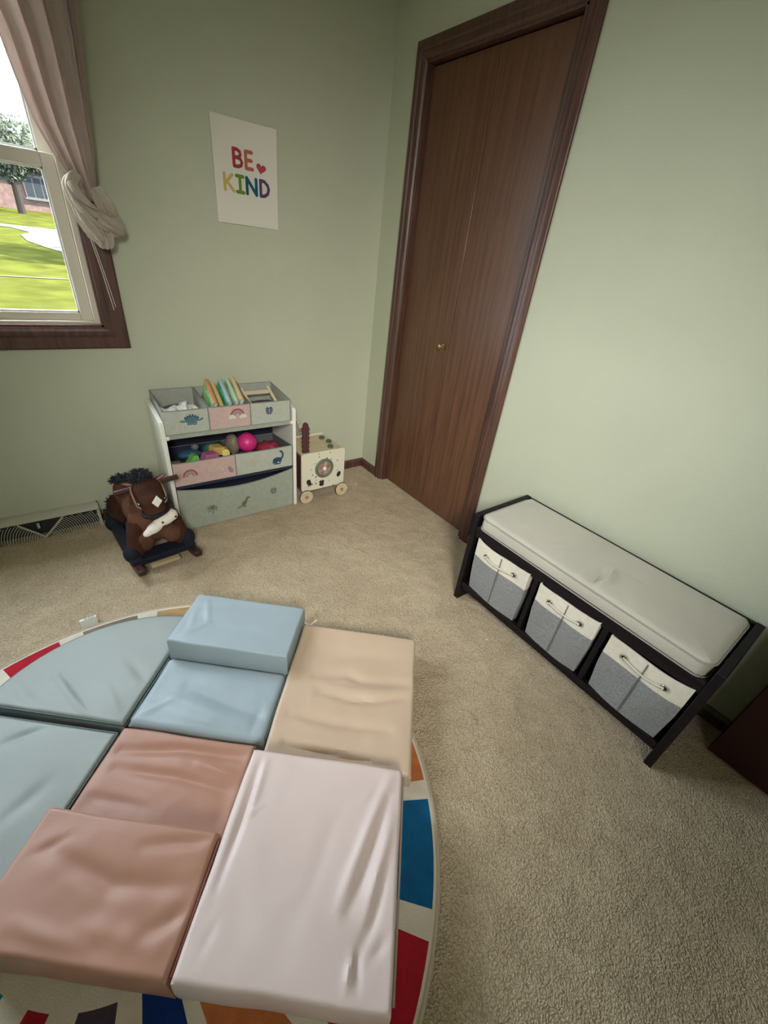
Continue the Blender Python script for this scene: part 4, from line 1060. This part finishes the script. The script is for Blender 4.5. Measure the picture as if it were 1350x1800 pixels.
box(b, -.10, .10, -.200, -.12, .030, .060, 0, Mh); box(b, -.10, .10, .10, .19, .030, .075, 0, Mh)
obj('base_frame', b, mat('navy_plush', (.006, .008, .018), .85, .5, 90), hz, bevel=.006)
# legs with black boots
for sx in (-1, 1):
    for y in (-.135, .155):
        b = NB(); tube(b, [H(sx * .060, y * .8, .20), H(sx * .082, y, .11), H(sx * .100, y - .005, .065)], [.045, .044, .036], 14)
        lg = obj('leg', b, M_fur, hz)
        b = NB(); ell(b, H(sx * .116, y - .012, .072), (.036, .044, .042), sub=3)
        tag(obj('boot', b, mat('navy_plush', (.006, .008, .018), .85, .5, 90), lg), 'dark navy plush boot')
def blob(name, parts, m, parent, vox=.006, sm=6):
    b = NB()
    for c, r, rot in parts: ell(b, c, r, rot, 3)
    o = obj(name, b, m, parent)
    md = o.modifiers.new('re', 'REMESH'); md.mode = 'VOXEL'; md.voxel_size = vox; md.use_smooth_shade = True
    md = o.modifiers.new('sm', 'SMOOTH'); md.iterations = sm; md.factor = .6
    return o
body = blob('body', [(H(0, .02, .200), (.088, .155, .090), (0, 0, 0)), (H(0, -.105, .185), (.100, .070, .110), (.1, 0, 0)), (H(0, .12, .200), (.088, .085, .09), (0, 0, 0)),
    (H(-.01, -.10, .265), (.072, .062, .085), (.35, 0, 0)), (H(-.012, -.095, .325), (.055, .060, .070), (.3, 0, 0)), (H(-.058, -.150, .120), (.040, .034, .055), (0, 0, 0)), (H(.058, -.150, .120), (.042, .034, .050), (0, 0, 0)),
    (H(-.045, .055, .285), (.052, .040, .050), (0, 0, 0))], M_fur2, hz)
tag(body, 'reddish brown plush body')
head = blob('head', [(H(-.002, -.145, .362), (.058, .056, .052), (.3, 0, 0)), (H(.0, -.168, .325), (.054, .048, .058), (.2, 0, .0)), (H(.006, -.182, .275), (.048, .042, .050), (0, 0, 0))], M_fur, hz)
mz = blob('muzzle', [(H(.026, -.205, .240), (.046, .036, .028), (0, -.22, 0)), (H(.052, -.203, .247), (.030, .032, .026), (0, 0, 0)), (H(-.020, -.212, .212), (.040, .026, .022), (0, -.50, 0)), (H(-.048, -.212, .196), (.024, .018, .015), (0, -.50, 0))], M_wplush, hz, .004, 4)
tag(mz, 'white plush muzzle with open lower lip')
for x, z in ((.008, .243), (.062, .254)):
    b = NB(); ell(b, H(x, -.240, z), (.0048, .003, .0048), sub=2); obj('nostril', b, M_black, mz)
b = NB(); tube(b, [H(.006 + .050 * math.cos(a), -.180 + .046 * math.sin(a), .274 + .010 * math.cos(a)) for a in [2 * PI * k / 24 for k in range(24)]], .0085, 8, closed=True)
obj('noseband', b, mat('dark_strap', (.008, .005, .010), .7), head)
b = NB(); prism(b, [(-.020, 0), (0, -.023), (.020, 0), (0, .025)], lambda a, c, d: H(.008 + a + c * .15, -.219 - d + c * .28, .336 + c), .004)
tag(obj('blaze', b, mat('white_felt', (.80, .77, .70), .8), head, bevel=.001), 'white felt diamond')
M_strap = mat('pinkish_strap', (.36, .22, .17), .7)
for s in (-1, 1):
    b = NB(); ell(b, H(-.004 + s * .051, -.194, .328), (.007, .006, .008), sub=2); e = obj('eye', b, mat('glossy_eye', (.01, .008, .008), .08, spec=.8), head)
    b = NB(); ell(b, H(-.006 + s * .050, -.2005, .333), (.0028, .0018, .0022), sub=2); obj('eye_glint', b, mat('painted_glint_white', (.85, .85, .8), .4), e)  # white bead stands in for the highlight on the eye
    b = NB(); tube(b, [H(-.004 + s * .052, -.118, .388), H(-.004 + s * .060, -.150, .368), H(-.004 + s * .060, -.178, .342), H(-.004 + s * .056, -.192, .318), H(-.004 + s * .046, -.201, .312)], .0042, 7, flat=.6)
    obj('cheek_strap', b, M_strap, head)
    # ear
    b = NB(); base = H(-.004 + s * .050, -.125, .386); rings = []
    for k in range(8):
        q = k / 7; w_ = .019 * math.sin(PI * (.25 + .75 * q)) ** .8 + .001
        c = base + (Mh.to_3x3() @ V(s * .034 * q, -.012 * q * q, .034 * q - .012 * q * q))
        rings.append([c + (Mh.to_3x3() @ V(math.cos(a) * w_, math.sin(a) * w_ * .4, 0)) for a in [2 * PI * j / 12 for j in range(12)]])
    loft(b, rings); er = obj('ear', b, M_fur, head)
    b = NB(); loft(b, [[p + (Mh.to_3x3() @ V(0, -.004, 0)) - (p - sum(r, V(0, 0, 0)) / 12) * .35 for p in r] for r in rings[1:7]]); obj('inner_ear', b, M_strap, er)
def mane(name, c, r, n, seed, parent, L=.03):
    b = NB(); ell(b, c, r, sub=3, nz=.006, nf=6); rn = random.Random(seed)
    for k in range(n):
        d = V(rn.gauss(0, 1), rn.gauss(0, 1), rn.gauss(0, 1)).normalized(); p = c + V(d.x * r[0], d.y * r[1], d.z * r[2]) * .92
        e = p + (d + V(rn.gauss(0, .35), rn.gauss(0, .35), rn.gauss(0, .3) )).normalized() * L * rn.uniform(.5, 1)
        m_ = (p + e) / 2 + V(rn.gauss(0, .002), rn.gauss(0, .002), .003)
        tube(b, [p, m_, e], [.0022, .0016, .0003], 4)
    return tag(obj(name, b, M_mane, parent), None)
mane('mane', H(-.012, -.120, .412), (.038, .034, .026), 420, 1, head, .022)
mane('mane', H(-.052, .062, .330), (.042, .026, .016), 260, 2, body, .022)
mane('tail', H(-.085, .19, .120), (.036, .040, .070), 200, 3, body, .020)
b = NB(); cyl(b, H(-.118, -.100, .352), H(.136, -.100, .366), .0115, 18)
obj('handle', b, mat('dark_handle', (.055, .022, .020), .3), hz, bevel=.002)

# ------------------------------------------------------------------ lint specks
for k, (x, y, lab) in enumerate(((-.205, -.245, 'tiny white lint speck on carpet near the closet casing'), (-.437, -1.608, 'tiny white lint speck on carpet in front of the bench'))):
    b = NB(); ell(b, (x, y, .006), (.004, .003, .003), sub=2, nz=.001, nf=30)
    tag(obj('lint_speck', b, mat('white_lint', (.8, .78, .72), .9)), lab, 'lint')
